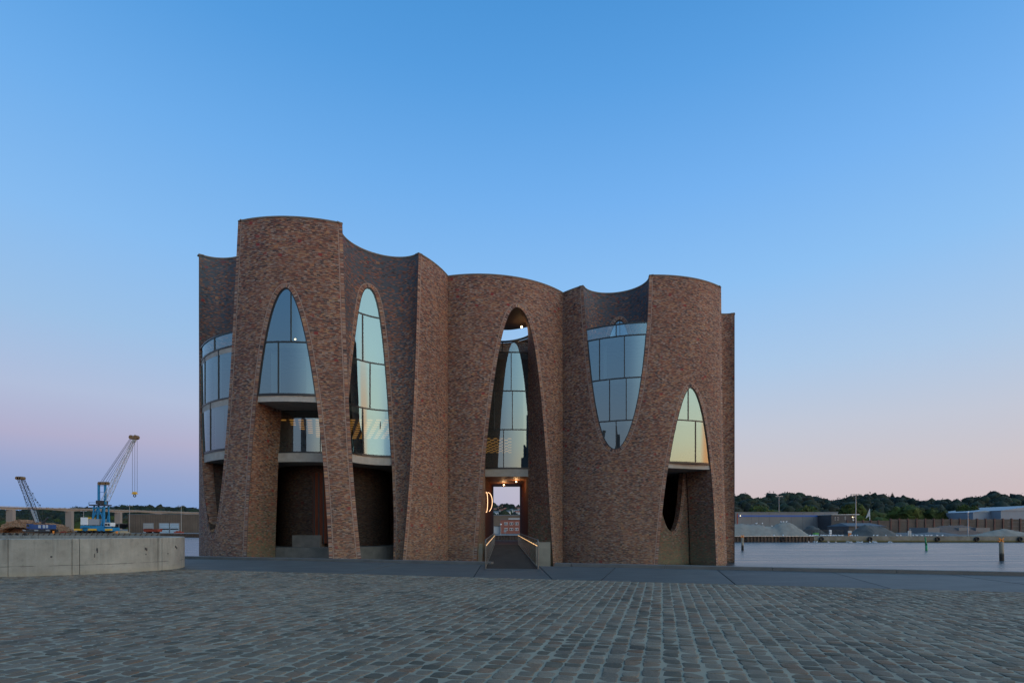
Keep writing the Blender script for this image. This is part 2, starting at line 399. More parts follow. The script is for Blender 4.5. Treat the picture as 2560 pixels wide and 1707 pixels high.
def zrows(z0, z1, step=.8, focus=()):
    zs = set(np.round(np.linspace(z0, z1, max(2, int((z1-z0)/step)+1)), 4))
    for zf, sgn in focus:                                   # dense rows next to an apex (-1) or a tip (+1)
        for k in range(0, 26):
            z = zf+sgn*(k*.06)**2*1.5
            if z0 < z < z1: zs.add(round(z, 4))
        if z0 < zf < z1: zs.add(round(zf, 4))
    return sorted(zs)
def ncol(surf, a, b, w=.35): return max(2, int(abs(b-a)*surf.du(0)/w))
def ribbon(surf, pts, widths, offs, name, mat, parent, along=True):
    """a bar or band that follows a curve on a surface: widths (w0, w1) across the curve, offs (outer, inner) in depth"""
    vs, uv = [], []; n = len(pts); run = 0
    for i, (s_, z) in enumerate(pts):
        a = pts[max(0, i-1)]; b = pts[min(n-1, i+1)]
        k = surf.du(s_); tx, tz = (b[0]-a[0])*k, b[1]-a[1]; l = math.hypot(tx, tz) or 1; nx, nz = -tz/l, tx/l
        if i: run += math.hypot((s_-pts[i-1][0])*k, z-pts[i-1][1])
        for w, o in ((widths[0], offs[0]), (widths[1], offs[0]), (widths[1], offs[1]), (widths[0], offs[1])):
            vs.append(surf.P(s_+nx*w/k, z+nz*w, o)); uv.append((run, w))
    fs = [(0,3,2,1)]
    for i in range(n-1):
        p, q = 4*i, 4*i+4
        for j in range(4): fs.append((p+j, p+(j+1)%4, q+(j+1)%4, q+j))
    m = 4*(n-1); fs.append((m, m+1, m+2, m+3))
    if name is None: return vs, fs, uv
    return mesh_obj(name, vs, fs, mat, parent or bld, uv)
class RB:                                                   # several ribbons as one mesh (a window's frame and bars)
    def __init__(s): s.v, s.f = [], []
    def add(s, surf, pts, w, offs):
        v, f, _ = ribbon(surf, pts, (-w/2, w/2), offs, None, None, None)
        n = len(s.v); s.v += v; s.f += [tuple(i+n for i in q) for q in f]
def curve_pts(f, z0, z1, focus=(), step=.5): return [(f(z), z) for z in zrows(z0, z1, step, focus)]
def arch_curve(fl, fr, z0, zt):
    zs = zrows(z0, zt, .5, [(zt, -1)])
    return [(fl(z), z) for z in zs]+[(fr(z), z) for z in reversed(zs[:-1])]
def trim(surf, pts, side, parent=None):
    """a course of bricks on edge along an opening, with its thin light joint"""
    a, b = (0.0, .30*side), (.31*side, .355*side)
    ribbon(surf, pts, (min(a), max(a)), (-.012, .05), 'arch_trim', M['soldier'], parent)
    ribbon(surf, pts, (min(b), max(b)), (-.006, .05), 'trim_joint', M['seam'], parent)
def reveal(surf, pts, d0, d1, mat, n=4, name='reveal'):
    vs, fs, uv = [], [], []; run = 0
    for i, (s_, z) in enumerate(pts):
        if i: run += math.hypot((s_-pts[i-1][0])*surf.du(s_), z-pts[i-1][1])
        for j in range(n+1):
            o = d0+(d1-d0)*j/n; vs.append(surf.P(s_, z, o)); uv.append((o+20, z))
    for i in range(len(pts)-1):
        for j in range(n): a = i*(n+1)+j; fs.append((a, a+1, a+n+2, a+n+1))
    return mesh_obj(name, vs, fs, mat, bld, uv, True)
# ---- drum 1
j12 = math.atan2(-6.1-D1.cx, D1.cy-49.7)
def wall(surf, fa, fb, z0, z1, mat=None, focus=(), w=.35, n=None):
    zs = zrows(z0, z1, .8, focus); n = n or max(ncol(surf, fa(z), fb(z), w) for z in (z0, (z0+z1)/2, z1))
    return strip('wall', surf, [(z, fa(z), fb(z)) for z in zs], n, mat or M['brick'], bld)
K = lambda v: (lambda z: v)
wall(D1, K(-3.0), aL, zA, TOP, focus=[(zA, 1)])                          # far left, wraps round the back
wall(D1, K(-3.0), K(tA[0]), BASE, zA)
wall(D1, K(tA[0]), bL, BASE, zA)
wall(D1, aR, bL, zA, bZ, focus=[(zA, 1), (bZ, -1)])
wall(D1, bR, cL, BASE, bZ, focus=[(bZ, -1)])
wall(D1, aR, K(bT), bZ, TOP); wall(D1, K(bT), cL, bZ, TOP)
wall(D1, cR, K(j12), BASE, TOP); wall(D1, K(j12), K(3.3), BASE, TOP)
# ---- drum 2
j21 = math.atan2(-6.1-D2.cx, D2.cy-49.7); j23 = math.atan2(5.28-D2.cx, D2.cy-53.1)
wall(D2, K(j21), eL, BASE, eZ, focus=[(eZ, -1)]); wall(D2, eR, K(j23), BASE, eZ, focus=[(eZ, -1)])
wall(D2, K(j21), K(eT), eZ, TOP); wall(D2, K(eT), K(j23), eZ, TOP)
# ---- drum 3
j32 = math.atan2(5.28-D3.cx, D3.cy-53.1)
j32 -= .012
wall(D3, K(-3.4), K(j32), BASE, TOP)
wall(D3, K(j32), K(tH[0]), BASE, zH); wall(D3, K(tH[0]), iL, BASE, zH)
wall(D3, K(j32), hL, zH, TOP, focus=[(zH, 1)])
wall(D3, hR, iL, zH, iZ, focus=[(zH, 1), (iZ, -1)])
wall(D3, hR, K(iT), iZ, TOP); wall(D3, K(iT), jL, iZ, TOP)
wall(D3, iR, jL, BASE, iZ, focus=[(iZ, -1)])
wall(D3, jR, K(2.9), BASE, TOP)
# ---- concave niche walls
def niche_rows(N_, z0, z1, ta=K(0), tb=K(PI), focus=(), mat='brick_niche', n=None):
    zs = zrows(z0, z1, .7, focus); n = n or 26
    return strip('niche_wall', N_, [(z, ta(z), tb(z)) for z in zs], n, M[mat], bld)
niche_rows(NA, L3-.6, TOP)
niche_rows(NA, zA+.4, L1-.8, mat='brick_shaded')
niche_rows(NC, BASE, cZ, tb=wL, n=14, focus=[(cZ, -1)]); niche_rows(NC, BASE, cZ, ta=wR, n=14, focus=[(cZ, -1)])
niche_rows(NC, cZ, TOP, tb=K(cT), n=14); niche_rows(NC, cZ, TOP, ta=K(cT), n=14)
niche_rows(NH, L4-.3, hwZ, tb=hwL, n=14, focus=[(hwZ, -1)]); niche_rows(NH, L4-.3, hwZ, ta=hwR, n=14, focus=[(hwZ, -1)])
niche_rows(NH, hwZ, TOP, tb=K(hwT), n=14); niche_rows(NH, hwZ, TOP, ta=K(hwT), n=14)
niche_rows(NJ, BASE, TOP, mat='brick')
# ---- trims along edges
trim(D1, curve_pts(aL, zA, TOP-.02, [(zA, 1)]), 1); trim(D1, curve_pts(aR, zA, TOP-.02, [(zA, 1)]), -1)
trim(D1, arch_curve(bL, bR, BASE, bZ), 1); trim(D1, curve_pts(cL, BASE, TOP-.02), 1); trim(D1, curve_pts(cR, BASE, TOP-.02), -1)
trim(NC, [q for q in arch_curve(wL, wR, BASE, cZ) if q[0] > .3], 1)
trim(D2, arch_curve(eL, eR, BASE, eZ), 1)
trim(D3, curve_pts(hL, zH, TOP-.02, [(zH, 1)]), 1); trim(D3, curve_pts(hR, zH, TOP-.02, [(zH, 1)]), -1)
trim(D3, arch_curve(iL, iR, BASE, iZ), 1); trim(D3, curve_pts(jL, BASE, TOP-.02), 1); trim(D3, curve_pts(jR, BASE, TOP-.02), -1)
trim(NH, arch_curve(hwL, hwR, L4, hwZ), 1)
# ---- coping along the roof line (drum arcs and niche arcs)
def coping(surf, a, b, n=30):
    pts = [(a+(b-a)*i/n, TOP) for i in range(n+1)]
    vs, fs = [], []
    for s_, z in pts:
        for o, zz in ((-.035, TOP-.05), (-.035, TOP+.06), (.40, TOP+.06), (.40, TOP-.05)): vs.append(surf.P(s_, zz, o))
    for i in range(n):
        for j in range(4): fs.append((4*i+j, 4*i+(j+1)%4, 4*i+4+(j+1)%4, 4*i+4+j))
    fs += [(0,3,2,1), (4*n, 4*n+1, 4*n+2, 4*n+3)]
    mesh_obj('coping', vs, fs, M['coping'], bld)
for s_, a, b in ((D1, -3.0, aL(TOP)), (NA, 0, PI), (D1, aR(TOP), cL(TOP)), (NC, 0, PI), (D1, cR(TOP), j12), (D2, j21, j23), (D3, j32, hL(TOP)), (NH, 0, PI),
                 (D3, hR(TOP), jL(TOP)), (NJ, 0, PI), (D3, jRt, 2.9)): coping(s_, a, b)
# ---- reveals (openings are cut radially, three metres deep below the second floor)
reveal(D1, arch_curve(bL, bR, L2-.5, bZ), 0, .45, M['brick'])
reveal(D1, curve_pts(bL, BASE, L2), 0, 3.2, M['brick_moss'], 8); reveal(D1, curve_pts(bR, BASE, L2), 0, 3.2, M['brick_moss'], 8)
reveal(NC, [q for q in arch_curve(wL, wR, L1-.4, cZ) if q[0] > .3], 0, .45, M['brick'])
reveal(NC, curve_pts(wR, BASE, L1), 0, 1.6, M['brick'])
reveal(D3, arch_curve(iL, iR, L1-.4, iZ), 0, .45, M['brick'])
reveal(D3, curve_pts(iL, BASE, L1), 0, 3.0, M['brick_moss'], 8); reveal(D3, curve_pts(iR, BASE, L1), 0, 3.0, M['brick_moss'], 8)
reveal(D1, curve_pts(aL, zA, L3+1.1, [(zA, 1)]), 0, .8, M['brick']); reveal(D1, curve_pts(aR, zA, L3+1.1, [(zA, 1)]), 0, .8, M['brick'])
reveal(D3, curve_pts(hL, zH, L4+1.1, [(zH, 1)]), 0, .45, M['brick']); reveal(D3, curve_pts(hR, zH, L4+1.1, [(zH, 1)]), 0, .45, M['brick'])
reveal(NH, arch_curve(hwL, hwR, L4, hwZ), 0, .4, M['brick'])
# ---- windows
def window(surf, fl, fr, levels, mull, off=.10, bottom_curve=True, glass='glass', top=None, foc=(), label=None, outline=True, bottombar=True):
    rb = RB(); offs = (off-.05, off+.10)
    z0, z1 = levels[0], levels[-1]
    if outline:
        rb.add(surf, curve_pts(fl, z0, z1, foc, .4), .16, offs); rb.add(surf, curve_pts(fr, z0, z1, foc, .4), .16, offs)
    for z in levels:
        if (z == z0 and not bottombar): continue
        a, b = fl(z), fr(z)
        if abs(b-a)*surf.du(0) > .25: rb.add(surf, [(a+(b-a)*i/10, z) for i in range(11)], .17 if z == z0 else .11, offs)
    for k in range(len(levels)-1):
        za, zb = levels[k], levels[k+1]
        for m in mull[k]:
            zz = [z for z in np.linspace(za, zb, 60) if fl(z) < m < fr(z)]
            if len(zz) > 2: rb.add(surf, [(m, zz[0]), (m, zz[-1])], .09, offs)
    w = mesh_obj('window', rb.v, rb.f, M['frame'], bld)
    if label: w['label'] = label
    for k in range(len(levels)-1):
        za, zb = levels[k], levels[k+1]; ms = [-99]+sorted(mull[k])+[99]
        zs = zrows(za, zb, .5, foc)
        for i in range(len(ms)-1):
            rows = []
            for z in zs:
                a, b = max(fl(z), ms[i]), min(fr(z), ms[i+1])
                if b-a > 1e-3: rows.append((z, a, b))
            if len(rows) > 1: strip('pane', surf, rows, max(3, ncol(surf, *rows[0][1:], .4)), M[glass], w, off)
    return w
def mz(surf, px, py): r = surf.solve(px, py); return r[0]
window(D1, bL, bR, [L2, L3, bZ], [[mz(D1,694.6,920)], [mz(D1,726.5,800)]], foc=[(bZ, -1)])
window(NC, wL, wR, [L1, L2, L3, L4, cZ], [[mz(NC,909,1090)], [mz(NC,925.7,980)], [mz(NC,908,860)], []], foc=[(cZ, -1)])
window(D3, iL, iR, [L1, L2, iZ], [[mz(D3,1740.5,1100)], [mz(D3,1722,1020)]], foc=[(iZ, -1)])
window(D1, aL, aR, [L1, L2, L3], [[mz(D1,521.5,1070)], [mz(D1,507.5,940), mz(D1,542,940)]], off=.15)
window(D3, hL, hR, [zH, L2, L3, L4], [[mz(D3,1540,1090)], [mz(D3,1523.5,1000), mz(D3,1565.6,1000)], [mz(D3,1498,900), mz(D3,1561,900)]], off=.12, foc=[(zH, 1)])
window(NH, hwL, hwR, [L4, hwZ], [[mz(NH,1549,830)]], off=.15, foc=[(hwZ, -1)])
# glass balustrades of the two roof terraces
window(D1, aL, aR, [L3+.02, L3+1.12], [[mz(D1,532,850)]], off=.15, glass='glass_clear', outline=False, bottombar=False)
window(D3, hL, hR, [L4+.02, L4+1.15], [[mz(D3,1540,830)]], off=.12, glass='glass_clear', outline=False, bottombar=False)
# lower glass of the left bay, set back
window(D1, bL, bR, [L1, L2-.55], [[mz(D1,786,1100)]], off=3.2, outline=False)
# ---- middle arch: ruled reveal between the outer parabola and the upright inner edges, glass drum behind
iEL, iER = DE.solve(1213, 1300)[0], DE.solve(1320, 1300)[0]
def ruled(fo, sin_, z0, z1):
    vs, fs, uv = [], [], []; zs = zrows(z0, z1, .5, [(eZ, -1)]); n = 6
    for z in zs:
        a = D2.P(fo(z), z); b = DE.P(sin_, z)
        for j in range(n+1): vs.append(a.lerp(b, j/n)); uv.append((j/n*(b-a).length+50, z))
    for i in range(len(zs)-1):
        for j in range(n): a = i*(n+1)+j; fs.append((a, a+1, a+n+2, a+n+1))
    mesh_obj('reveal', vs, fs, M['brick_moss'], bld, uv, True)
ruled(eL, iEL, BASE, eZ); ruled(eR, iER, BASE, eZ)
ap = D2.P(eT, eZ)
rim = [DE.P(iEL+(iER-iEL)*i/12, eZ, 1.0*math.sin(PI*i/12)-.0) for i in range(13)]
mb = MB(); cv = [ap]+rim; mb.add(cv+[v+Vector((0,0,1.2)) for v in cv], [tuple(range(len(cv)))]+[(i, i+1, i+1+len(cv), i+len(cv)) for i in range(len(cv)-1)]+[tuple(range(2*len(cv)-1, len(cv)-1, -1))])
mb.build('arch_soffit', M['brick_niche'], bld)
window(DE, K(iEL-.02), K(iER+.02), [L1, L2, L3, L4], [[mz(DE,1259,1120)], [mz(DE,1281,1030), mz(DE,1235,1030)], [mz(DE,1278,930)]], off=.0)
window(DE, K(iEL-.02), K(iER+.02), [L4+.02, L4+1.15], [[mz(DE,1256,870)]], off=0, glass='glass_clear', outline=False, bottombar=False)
# ---- floors, ceilings, inner cores
def poly_slab(name, pts, z0, z1, mat, parent=None, uv=None):
    n = len(pts); vs = [(p[0], p[1], z0) for p in pts]+[(p[0], p[1], z1) for p in pts]
    fs = [tuple(range(n-1, -1, -1)), tuple(range(n, 2*n))]+[(i, (i+1)%n, n+(i+1)%n, n+i) for i in range(n)]
    return mesh_obj(name, vs, fs, mat, parent or bld)
def outline1(z, recess):
    p = []
    lo = -PI
    for th in np.linspace(-3.1, aL(z) if z > L3 else bL(z)-(.05 if recess else 0), 40): p.append(D1.P(th, z, .14))
    if z > L3:
        p += [NA.P(t, z, .1) for t in np.linspace(.1, PI-.1, 20)]
        p += [D1.P(th, z, .14) for th in np.linspace(aR(z), min(bL(z), bT), 10)]
    o = 3.1 if recess else .12
    p += [D1.P(th, z, o) for th in np.linspace(min(bL(z), bT)-(.05 if recess else 0), max(bR(z), bT)+(.05 if recess else 0), 14)]
    p += [D1.P(th, z, .14) for th in np.linspace(max(bR(z), bT)+(.055 if recess else 0), cL(z)-.02, 8)]
    p += [NC.P(t, z, .12) for t in np.linspace(.12, PI-.12, 24)]
    p += [D1.P(th, z, .14) for th in np.linspace(cR(z)+.02, 3.1, 40)]
    return p
def outline3(z, recess):
    p = []
    a = hL(z) if z > L4 else None
    th0 = -3.1
    if a is None: p += [D3.P(th, z, .14) for th in np.linspace(th0, min(iL(min(z, iZ)), iT), 60)]
    else:
        p += [D3.P(th, z, .14) for th in np.linspace(th0, a, 40)]+[NH.P(t, z, .12) for t in np.linspace(.1, PI-.1, 24)]
        p += [D3.P(th, z, .14) for th in np.linspace(hR(z), iT, 8)]
    if recess: p += [D3.P(th, z, 2.9) for th in np.linspace(iL(z), iR(z), 12)]
    q = iR(min(z, iZ)) if z < iZ else iT
    p += [D3.P(th, z, .14) for th in np.linspace(q, jL(z)-.02, 8)]
    p += [NJ.P(t, z, .12) for t in np.linspace(.12, PI-.12, 24)]
    p += [D3.P(th, z, .14) for th in np.linspace(jRt+.02, 3.1, 30)]
    return p
poly_slab('floor_slab', outline1(L1, True), L1-.78, L1-.04, M['concrete'])
poly_slab('floor_slab', outline1(L2-.02, False), L2-.55, L2-.06, M['concrete'])
poly_slab('floor_slab', outline1(L3-.1, False), L3-.45, L3-.06, M['concrete'])
poly_slab('roof', outline1(TOP-1.2, False), TOP-1.5, TOP-1.0, M['concrete'])
poly_slab('floor_slab', outline3(L1-.1, False), L1-.55, L1-.06, M['concrete'])
poly_slab('floor_slab', outline3(L2, False), L2-.45, L2-.06, M['concrete'])
poly_slab('floor_slab', outline3(L3, False), L3-.45, L3-.06, M['concrete'])
poly_slab('floor_slab', outline3(L4-.1, False), L4-.45, L4-.02, M['concrete'])
poly_slab('roof', outline3(TOP-1.2, False), TOP-1.5, TOP-1.0, M['concrete'])
# ground floor plates just above the quay level
circ = lambda c, r, a0=0, a1=2*PI, n=40: [(c[0]+r*math.cos(a0+(a1-a0)*i/n), c[1]+r*math.sin(a0+(a1-a0)*i/n)) for i in range(n)]
M['plinth2'] = noisy('stained concrete', (.17,.155,.12), (.24,.22,.175), 1.2, .8)
M['plinth'] = noisy('dark damp concrete', (.09,.085,.075), (.14,.13,.115), 1.5, .8)
poly_slab('ground_floor', circ((D1.cx, D1.cy), 8.0), -2.6, -.02, M['plinth'])
poly_slab('ground_floor', circ((D3.cx, D3.cy), 8.3), -2.6, -.02, M['plinth'])
def core(c, r, z0, z1, mat, n=40, name='core_wall'):
    vs, fs, uv = [], [], []
    for z in (z0, z1):
        for i in range(n+1): a = 2*PI*i/n; vs.append((c[0]+r*math.cos(a), c[1]+r*math.sin(a), z)); uv.append((r*a, z))
    for i in range(n): fs.append((i, i+1, i+n+2, i+n+1))
    return mesh_obj(name, vs, fs, mat, bld, uv, True)
core((D1.cx+.5, D1.cy-.5), 5.2, -.02, L1-.8, M['brick_shaded']); core((D1.cx, D1.cy), 5.5, L2, TOP-1.6, M['inner'])
core((D3.cx, D3.cy), 5.5, L1, TOP-1.6, M['inner'])
# inner brick ring behind the right arch, with its own dark parabolic hole
DI = Drum(D3.cx, D3.cy, 8.3)
dT, dZ = DI.solve(1679, 1328)
dL = fit(DI, [(1640,1190),(1646,1250),(1660,1296),(1668,1315)], dZ, False, 2, dT); dR = fit(DI, [(1707,1190),(1704,1240),(1699,1282),(1690,1315)], dZ, False, 2, dT)
wall(DI, K(-.2), K(dT), BASE, dZ, M['brick_moss']); wall(DI, K(dT), K(1.3), BASE, dZ, M['brick_moss'])
wall(DI, K(-.2), dL, dZ, L1-.6, M['brick_moss'], focus=[(dZ, 1)]); wall(DI, dR, K(1.3), dZ, L1-.6, M['brick_moss'], focus=[(dZ, 1)])
trim(DI, curve_pts(dR, dZ, L1-.6, [(dZ, 1)]), -1); reveal(DI, curve_pts(dR, dZ, L1-.6, [(dZ, 1)]), 0, .6, M['brick'])
# ---- the passage under the middle drum
PXL, PXR, PY0, PY1, PZ = (-2.87, -2.42), (1.69, 1.02), 54.9, 68.2, 7.05
mb = MB(); mb.add([(PXL[0], PY0, -.02), (PXL[1], PY1, -.02), (PXL[1], PY1, PZ), (PXL[0], PY0, PZ), (PXL[0]-.4, PY0, -.02), (PXL[1]-.4, PY1, -.02), (PXL[1]-.4, PY1, PZ), (PXL[0]-.4, PY0, PZ)],
       [(0,1,2,3), (4,7,6,5), (0,3,7,4), (1,5,6,2), (3,2,6,7), (0,4,5,1)]); mb.build('passage_wall', M['wood'], bld)
mb = MB(); mb.add([(PXR[0], PY0, -.02), (PXR[1], PY1, -.02), (PXR[1], PY1, PZ), (PXR[0], PY0, PZ), (PXR[0]+.4, PY0, -.02), (PXR[1]+.4, PY1, -.02), (PXR[1]+.4, PY1, PZ), (PXR[0]+.4, PY0, PZ)],
       [(0,3,2,1), (4,5,6,7), (0,4,7,3), (1,2,6,5), (3,7,6,2), (0,1,5,4)]); mb.build('passage_wall', M['wood'], bld)
MB().box(-3.3, 2.1, PY0+.1, PY1+.3, PZ, PZ+.1).build('passage_ceiling', M['ceil'], bld)
MB().box(-4.2, 3.0, PY0+.16, PY1+.3, PZ+.11, L1-.06).build('floor_slab', M['inner'], bld)
strip('slab_edge', DE, [(PZ-.02, iEL-.02, iER+.02), (L1-.08, iEL-.02, iER+.02)], 10, M['concrete'], bld, -.02)
MB().box(-3.3, 2.1, 54.6, 71, -2.6, -.03).build('ground_floor', noisy('passage floor', (.09,.045,.035), (.12,.06,.045), 2, .8, spec=.1), bld)
MB().box(-1.85, .85, 50.7, 54.59, -.5, .0).build('threshold', noisy('threshold mat', (.09,.045,.035), (.12,.06,.045), 2, .8, spec=.1), bld)
MB().box(-6, 5, 57, 57.2, -3.2, -.05).build('core_wall', M['dark'], bld)
for z in (L2, L3): strip('slab_edge', DE, [(z-.4, iEL-.02, iER+.02), (z-.08, iEL-.02, iER+.02)], 10, M['inner'], bld, .25)
for z in (L2, L3): MB().box(-4.2, 3.2, 55.3, 69.5, z-.4, z-.08).build('floor_slab', M['inner'], bld)
MB().box(-8.5, 6.5, 55.4, 70, L4-.5, L4-.02).build('terrace_floor', M['concrete'], bld)
# walls that close the middle drum beside the passage and at the back
core2 = MB().box(-8.8, -3.35, 57.2, 57.5, 0, L4-.5); core2.build('core_wall', M['inner'], bld)
MB().box(2.2, 6.5, 57.2, 57.5, 0, L4-.5).build('core_wall', M['inner'], bld)
MB().box(-7, 6, 62.0, 62.3, L2, L4-.5).build('core_wall', M['inner'], bld); MB().box(-7, 6, 69.6, 69.9, L1, L2-.3).build('core_wall', M['inner'], bld)
DB = Drum(D2.cx, D2.cy, 11.0)
a1, a2 = PI-.62+.55, PI+.0
wall(DB, K(PI-.38+.36), K(PI+1.05), BASE, L4+2.0); wall(DB, K(1.9), K(PI-.44), BASE, L4+2.0)
wall(DB, K(PI-.44), K(PI-.02), L1, L4+2.0)
DK = Drum(-1.8, 62.4, 5.0); strip('terrace_wall', DK, [(L4-.2, PI/2, 3*PI/2), (24.3, PI/2, 3*PI/2), (TOP-.1, PI/2, 3*PI/2)], 30, M['brick'], bld)
coping(DK, PI/2, 3*PI/2)
# lamps and light art in the building
def lamp(px, py, Y, r=.09, power=0, parent=None, name='ceiling_lamp'):
    p = at(px, py, Y); MB().sphere(p, r).build(name, M['lamp'], parent or bld)
    if power:
        l = bpy.data.lights.new('lamp light', 'POINT'); l.energy = power; l.color = (1, .58, .27); l.shadow_soft_size = .15
        o = bpy.data.objects.new('lamp_light', l); S.collection.objects.link(o); o.location = p-Vector((0,0,.3)); o.parent = parent or bld
        o.matrix_parent_inverse = chain(parent or bld).inverted()
lamp(1304, 817, 53.2, .10, 14); lamp(738, 848, 43, .07, 20)
lamp(1259.5, 1211.8, 62.5, .075, 45); lamp(1290.7, 1203.5, 58.8, .075, 45)
lamp(903, 1203.8, 54, .10, 20); lamp(904, 1214, 57, .10, 0)
MB().torus(at(1216, 1255, 56.2), 1.08, .030, (.985, .17, 0), 40).build('light_ring', M['neon'], bld)
MB().torus(at(1219, 1255, 57.6), 1.08, .030, (.86, .51, 0), 40, a0=-1.2, a1=1.5).build('light_ring', M['neon'], bld)
def grid_lights(x0, x1, y0, y1, z):
    mb = MB(); k = 0; y = y0
    while y < y1:
        x = x0+(.39 if k % 2 else 0)
        while x < x1: mb.box(x-.21, x+.21, y-.12, y+.12, z-.04, z); x += .78
        y += 1.05; k += 1
    mb.build('ceiling_light_grid', M['amber'], bld)['kind'] = 'stuff'
grid_lights(-20.6, -11, 47.0, 56.5, L2-.60)
grid_lights(-3.4, -.2, 57.5, 68, L2-.45)
# pale roller blinds behind some panes
def blind(surf, a, b, z0, z1, off=.75): strip('roller_blind', surf, [(z0, a, b), (z1, a, b)], 6, M['blind'], bld, off)
blind(D1, mz(D1,664,920), mz(D1,690,920), L2+.3, L3-.5); blind(D1, mz(D1,760,920), mz(D1,783,920), L2+.1, L3-.9)
blind(D1, mz(D1,512,1070), mz(D1,536,1070), L1+.2, L2-.5); blind(D3, mz(D3,1503,900), mz(D3,1512,900), L3+.1, L4-.5)
blind(D1, mz(D1,510,940), mz(D1,530,940), L2+.2, L3-.5)
# plinth blocks in front of the openings
MB().box(*[at(1339,1380,50.9).x, at(1375,1380,50.9).x], 50.3, 51.2, BASE, .25).build('plinth', M['plinth2'], bld)
MB().box(at(1192,1380,50.4).x, at(1206,1380,50.4).x, 50.2, 51.0, BASE, .12).build('plinth', M['plinth2'], bld)
MB().box(at(733,1380,45).x, at(802,1380,45).x, 44.8, 46, -2.6, 1.0).build('plinth', M['plinth'], bld)
# dark slatted doors in the hall behind the left arch
dr = MB().box(-17.3, -14.6, 45.25, 45.35, .3, 6.4).build('door', M['wood'], bld)
for i in range(7): MB().box(-17.2+i*.4, -17.1+i*.4, 45.15, 45.25, .3, 6.4).build('slat', M['dark'], dr)
# ------------------------------------------------------------------ plaza of setts
ANG = math.radians(16.05); DV = Vector((math.sin(ANG), math.cos(ANG), 0)); EV = Vector((math.cos(ANG), -math.sin(ANG), 0))
D0, D1c = 16.02, 21.55                       # distance along DV of the sett border and of the kerb
SP = lambda e, d, z=0: EV*e+DV*d+Vector((0,0,z))
m = new_mat('sett joints', rough=.9); g = NG(m)
f = g.noise(g.pos(), 1.1, 4); fb = g.noise(g.pos(), 60, 2)
g.L.new(g.mix(g.range(f, .35, .65), (.225,.182,.125), (.295,.24,.162)), g.b.inputs['Base Color']); g.bump(fb, .5, .01)
M['joint'] = m
m = new_mat('granite sett', rough=.8, spec=.3); g = NG(m)
at_ = g.n('Attribute', attribute_name='tint'); gr = g.noise(g.pos(), 55, 3, .7); g2 = g.noise(g.pos(), 9, 3)
c = g.mix(.8, at_.outputs['Color'], g.mix(g.range(gr, .3, .7), (.55,.55,.55), (1.4,1.4,1.4)), 'MULTIPLY')
c = g.mix(g.range(g.noise(g.pos(), .55, 5, .65), .38, .66, .05, .5), c, (.195,.155,.115))        # dust that fills the low patches
c = g.mix(1.0, c, g.mix(g.range(g.noise(g.pos(), .28, 5, .7), .32, .68), (.92,.84,.74), (1.32,1.19,1.04)), 'MULTIPLY')
g.L.new(c, g.b.inputs['Base Color']); g.bump(g.math('ADD', gr, g.math('MULTIPLY', g2, 1.5)), .6, .012)
M['sett'] = m
plaza = mesh_obj('plaza', [SP(-90, -60, -.0005), SP(90, -60, -.0005), SP(90, D0, -.0005), SP(-90, D0, -.0005)], [(0,1,2,3)], M['joint'])
tag(plaza, 'plaza of worn grey setts', kind='structure')
def in_view(p):
    if p.y < 2.2: return False
    px = CX+F*p.x/p.y; py = HZ+F*EYE/p.y
    return -1100 < px < 3700 and py < 2400
stones = []
k0, k1 = int(-34/.222), int(34/.222)
for k in range(k0, k1):
    w = .222; e = k*w; d = D0-.005; first = True; wob = random.uniform(-.006, .006)
    while d > 2:
        ln = random.uniform(.15, .25)
        if first: ln = random.uniform(.16, .2)
        c0 = SP(e+w/2, d-ln/2)
        if in_view(c0): stones.append((e+w/2+wob+random.uniform(-.006,.006), d-ln/2, w-random.uniform(.016,.036), ln-random.uniform(.010,.026)))
        d -= ln; first = False
def stone_geo(s_):
    e, d, w, l = s_
    ch = .13; tz = random.uniform(.0, .004); tilt = (random.uniform(-.012,.012), random.uniform(-.012,.012)); vs = []
    ring = [(-1,-1+ch*2),(-1+ch*2,-1),(1-ch*2,-1),(1,-1+ch*2),(1,1-ch*2),(1-ch*2,1),(-1+ch*2,1),(-1,1-ch*2)]
    jit = [(random.uniform(-.11,.11), random.uniform(-.11,.11)) for _ in ring]
    for sc, z in ((1.0, -.03), (.985, .000), (.88, .0025)):
        for (a, b), (p, q) in zip(ring, jit):
            x, y = (a+p)*sc*w/2, (b+q)*sc*l/2
            vs.append(SP(e+x, d+y, z+tz+tilt[0]*a*(z>-.02)*.5+tilt[1]*b*(z>-.02)*.5))
    vs.append(SP(e, d, .0032+tz))
    fs = []
    for r in (0, 8):
        fs += [(r+i, r+(i+1)%8, r+8+(i+1)%8, r+8+i) for i in range(8)]
    fs += [(16+i, 16+(i+1)%8, 24) for i in range(8)]
    r = random.random()
    if r < .13: c = (.17,.105,.068)
    elif r < .21: c = (.19,.11,.07)
    elif r < .38: c = (.082,.070,.053)
    elif r < .6: c = (.150,.118,.092)
    elif r < .82: c = (.180,.142,.110)
    else: c = (.215,.168,.128)
    k = random.uniform(.68, 1.0)
    return vs, fs, tuple(v*k for v in c)
stones.sort(key=lambda s_: SP(s_[0], s_[1]).y)
def vis(s_):
    p = SP(s_[0], s_[1]); return 0 < CX+F*p.x/p.y < 2560 and HZ+F*EYE/p.y < 1712
near = [s_ for s_ in stones if vis(s_)][:300]; ns = set(near)
for s_ in near:
    v, f_, c = stone_geo(s_)
    mesh_obj('sett', v, f_, M['sett'], plaza, smooth=True, cols=[(*c, 1)]*len(v))
V, Fc, C = [], [], []
for s_ in stones:
    if s_ in ns: continue
    v, f_, c = stone_geo(s_); n = len(V); V += v; Fc += [tuple(i+n for i in q) for q in f_]; C += [(*c, 1)]*len(v)
mesh_obj('sett', V, Fc, M['sett'], plaza, smooth=True, cols=C)['kind'] = 'stuff'
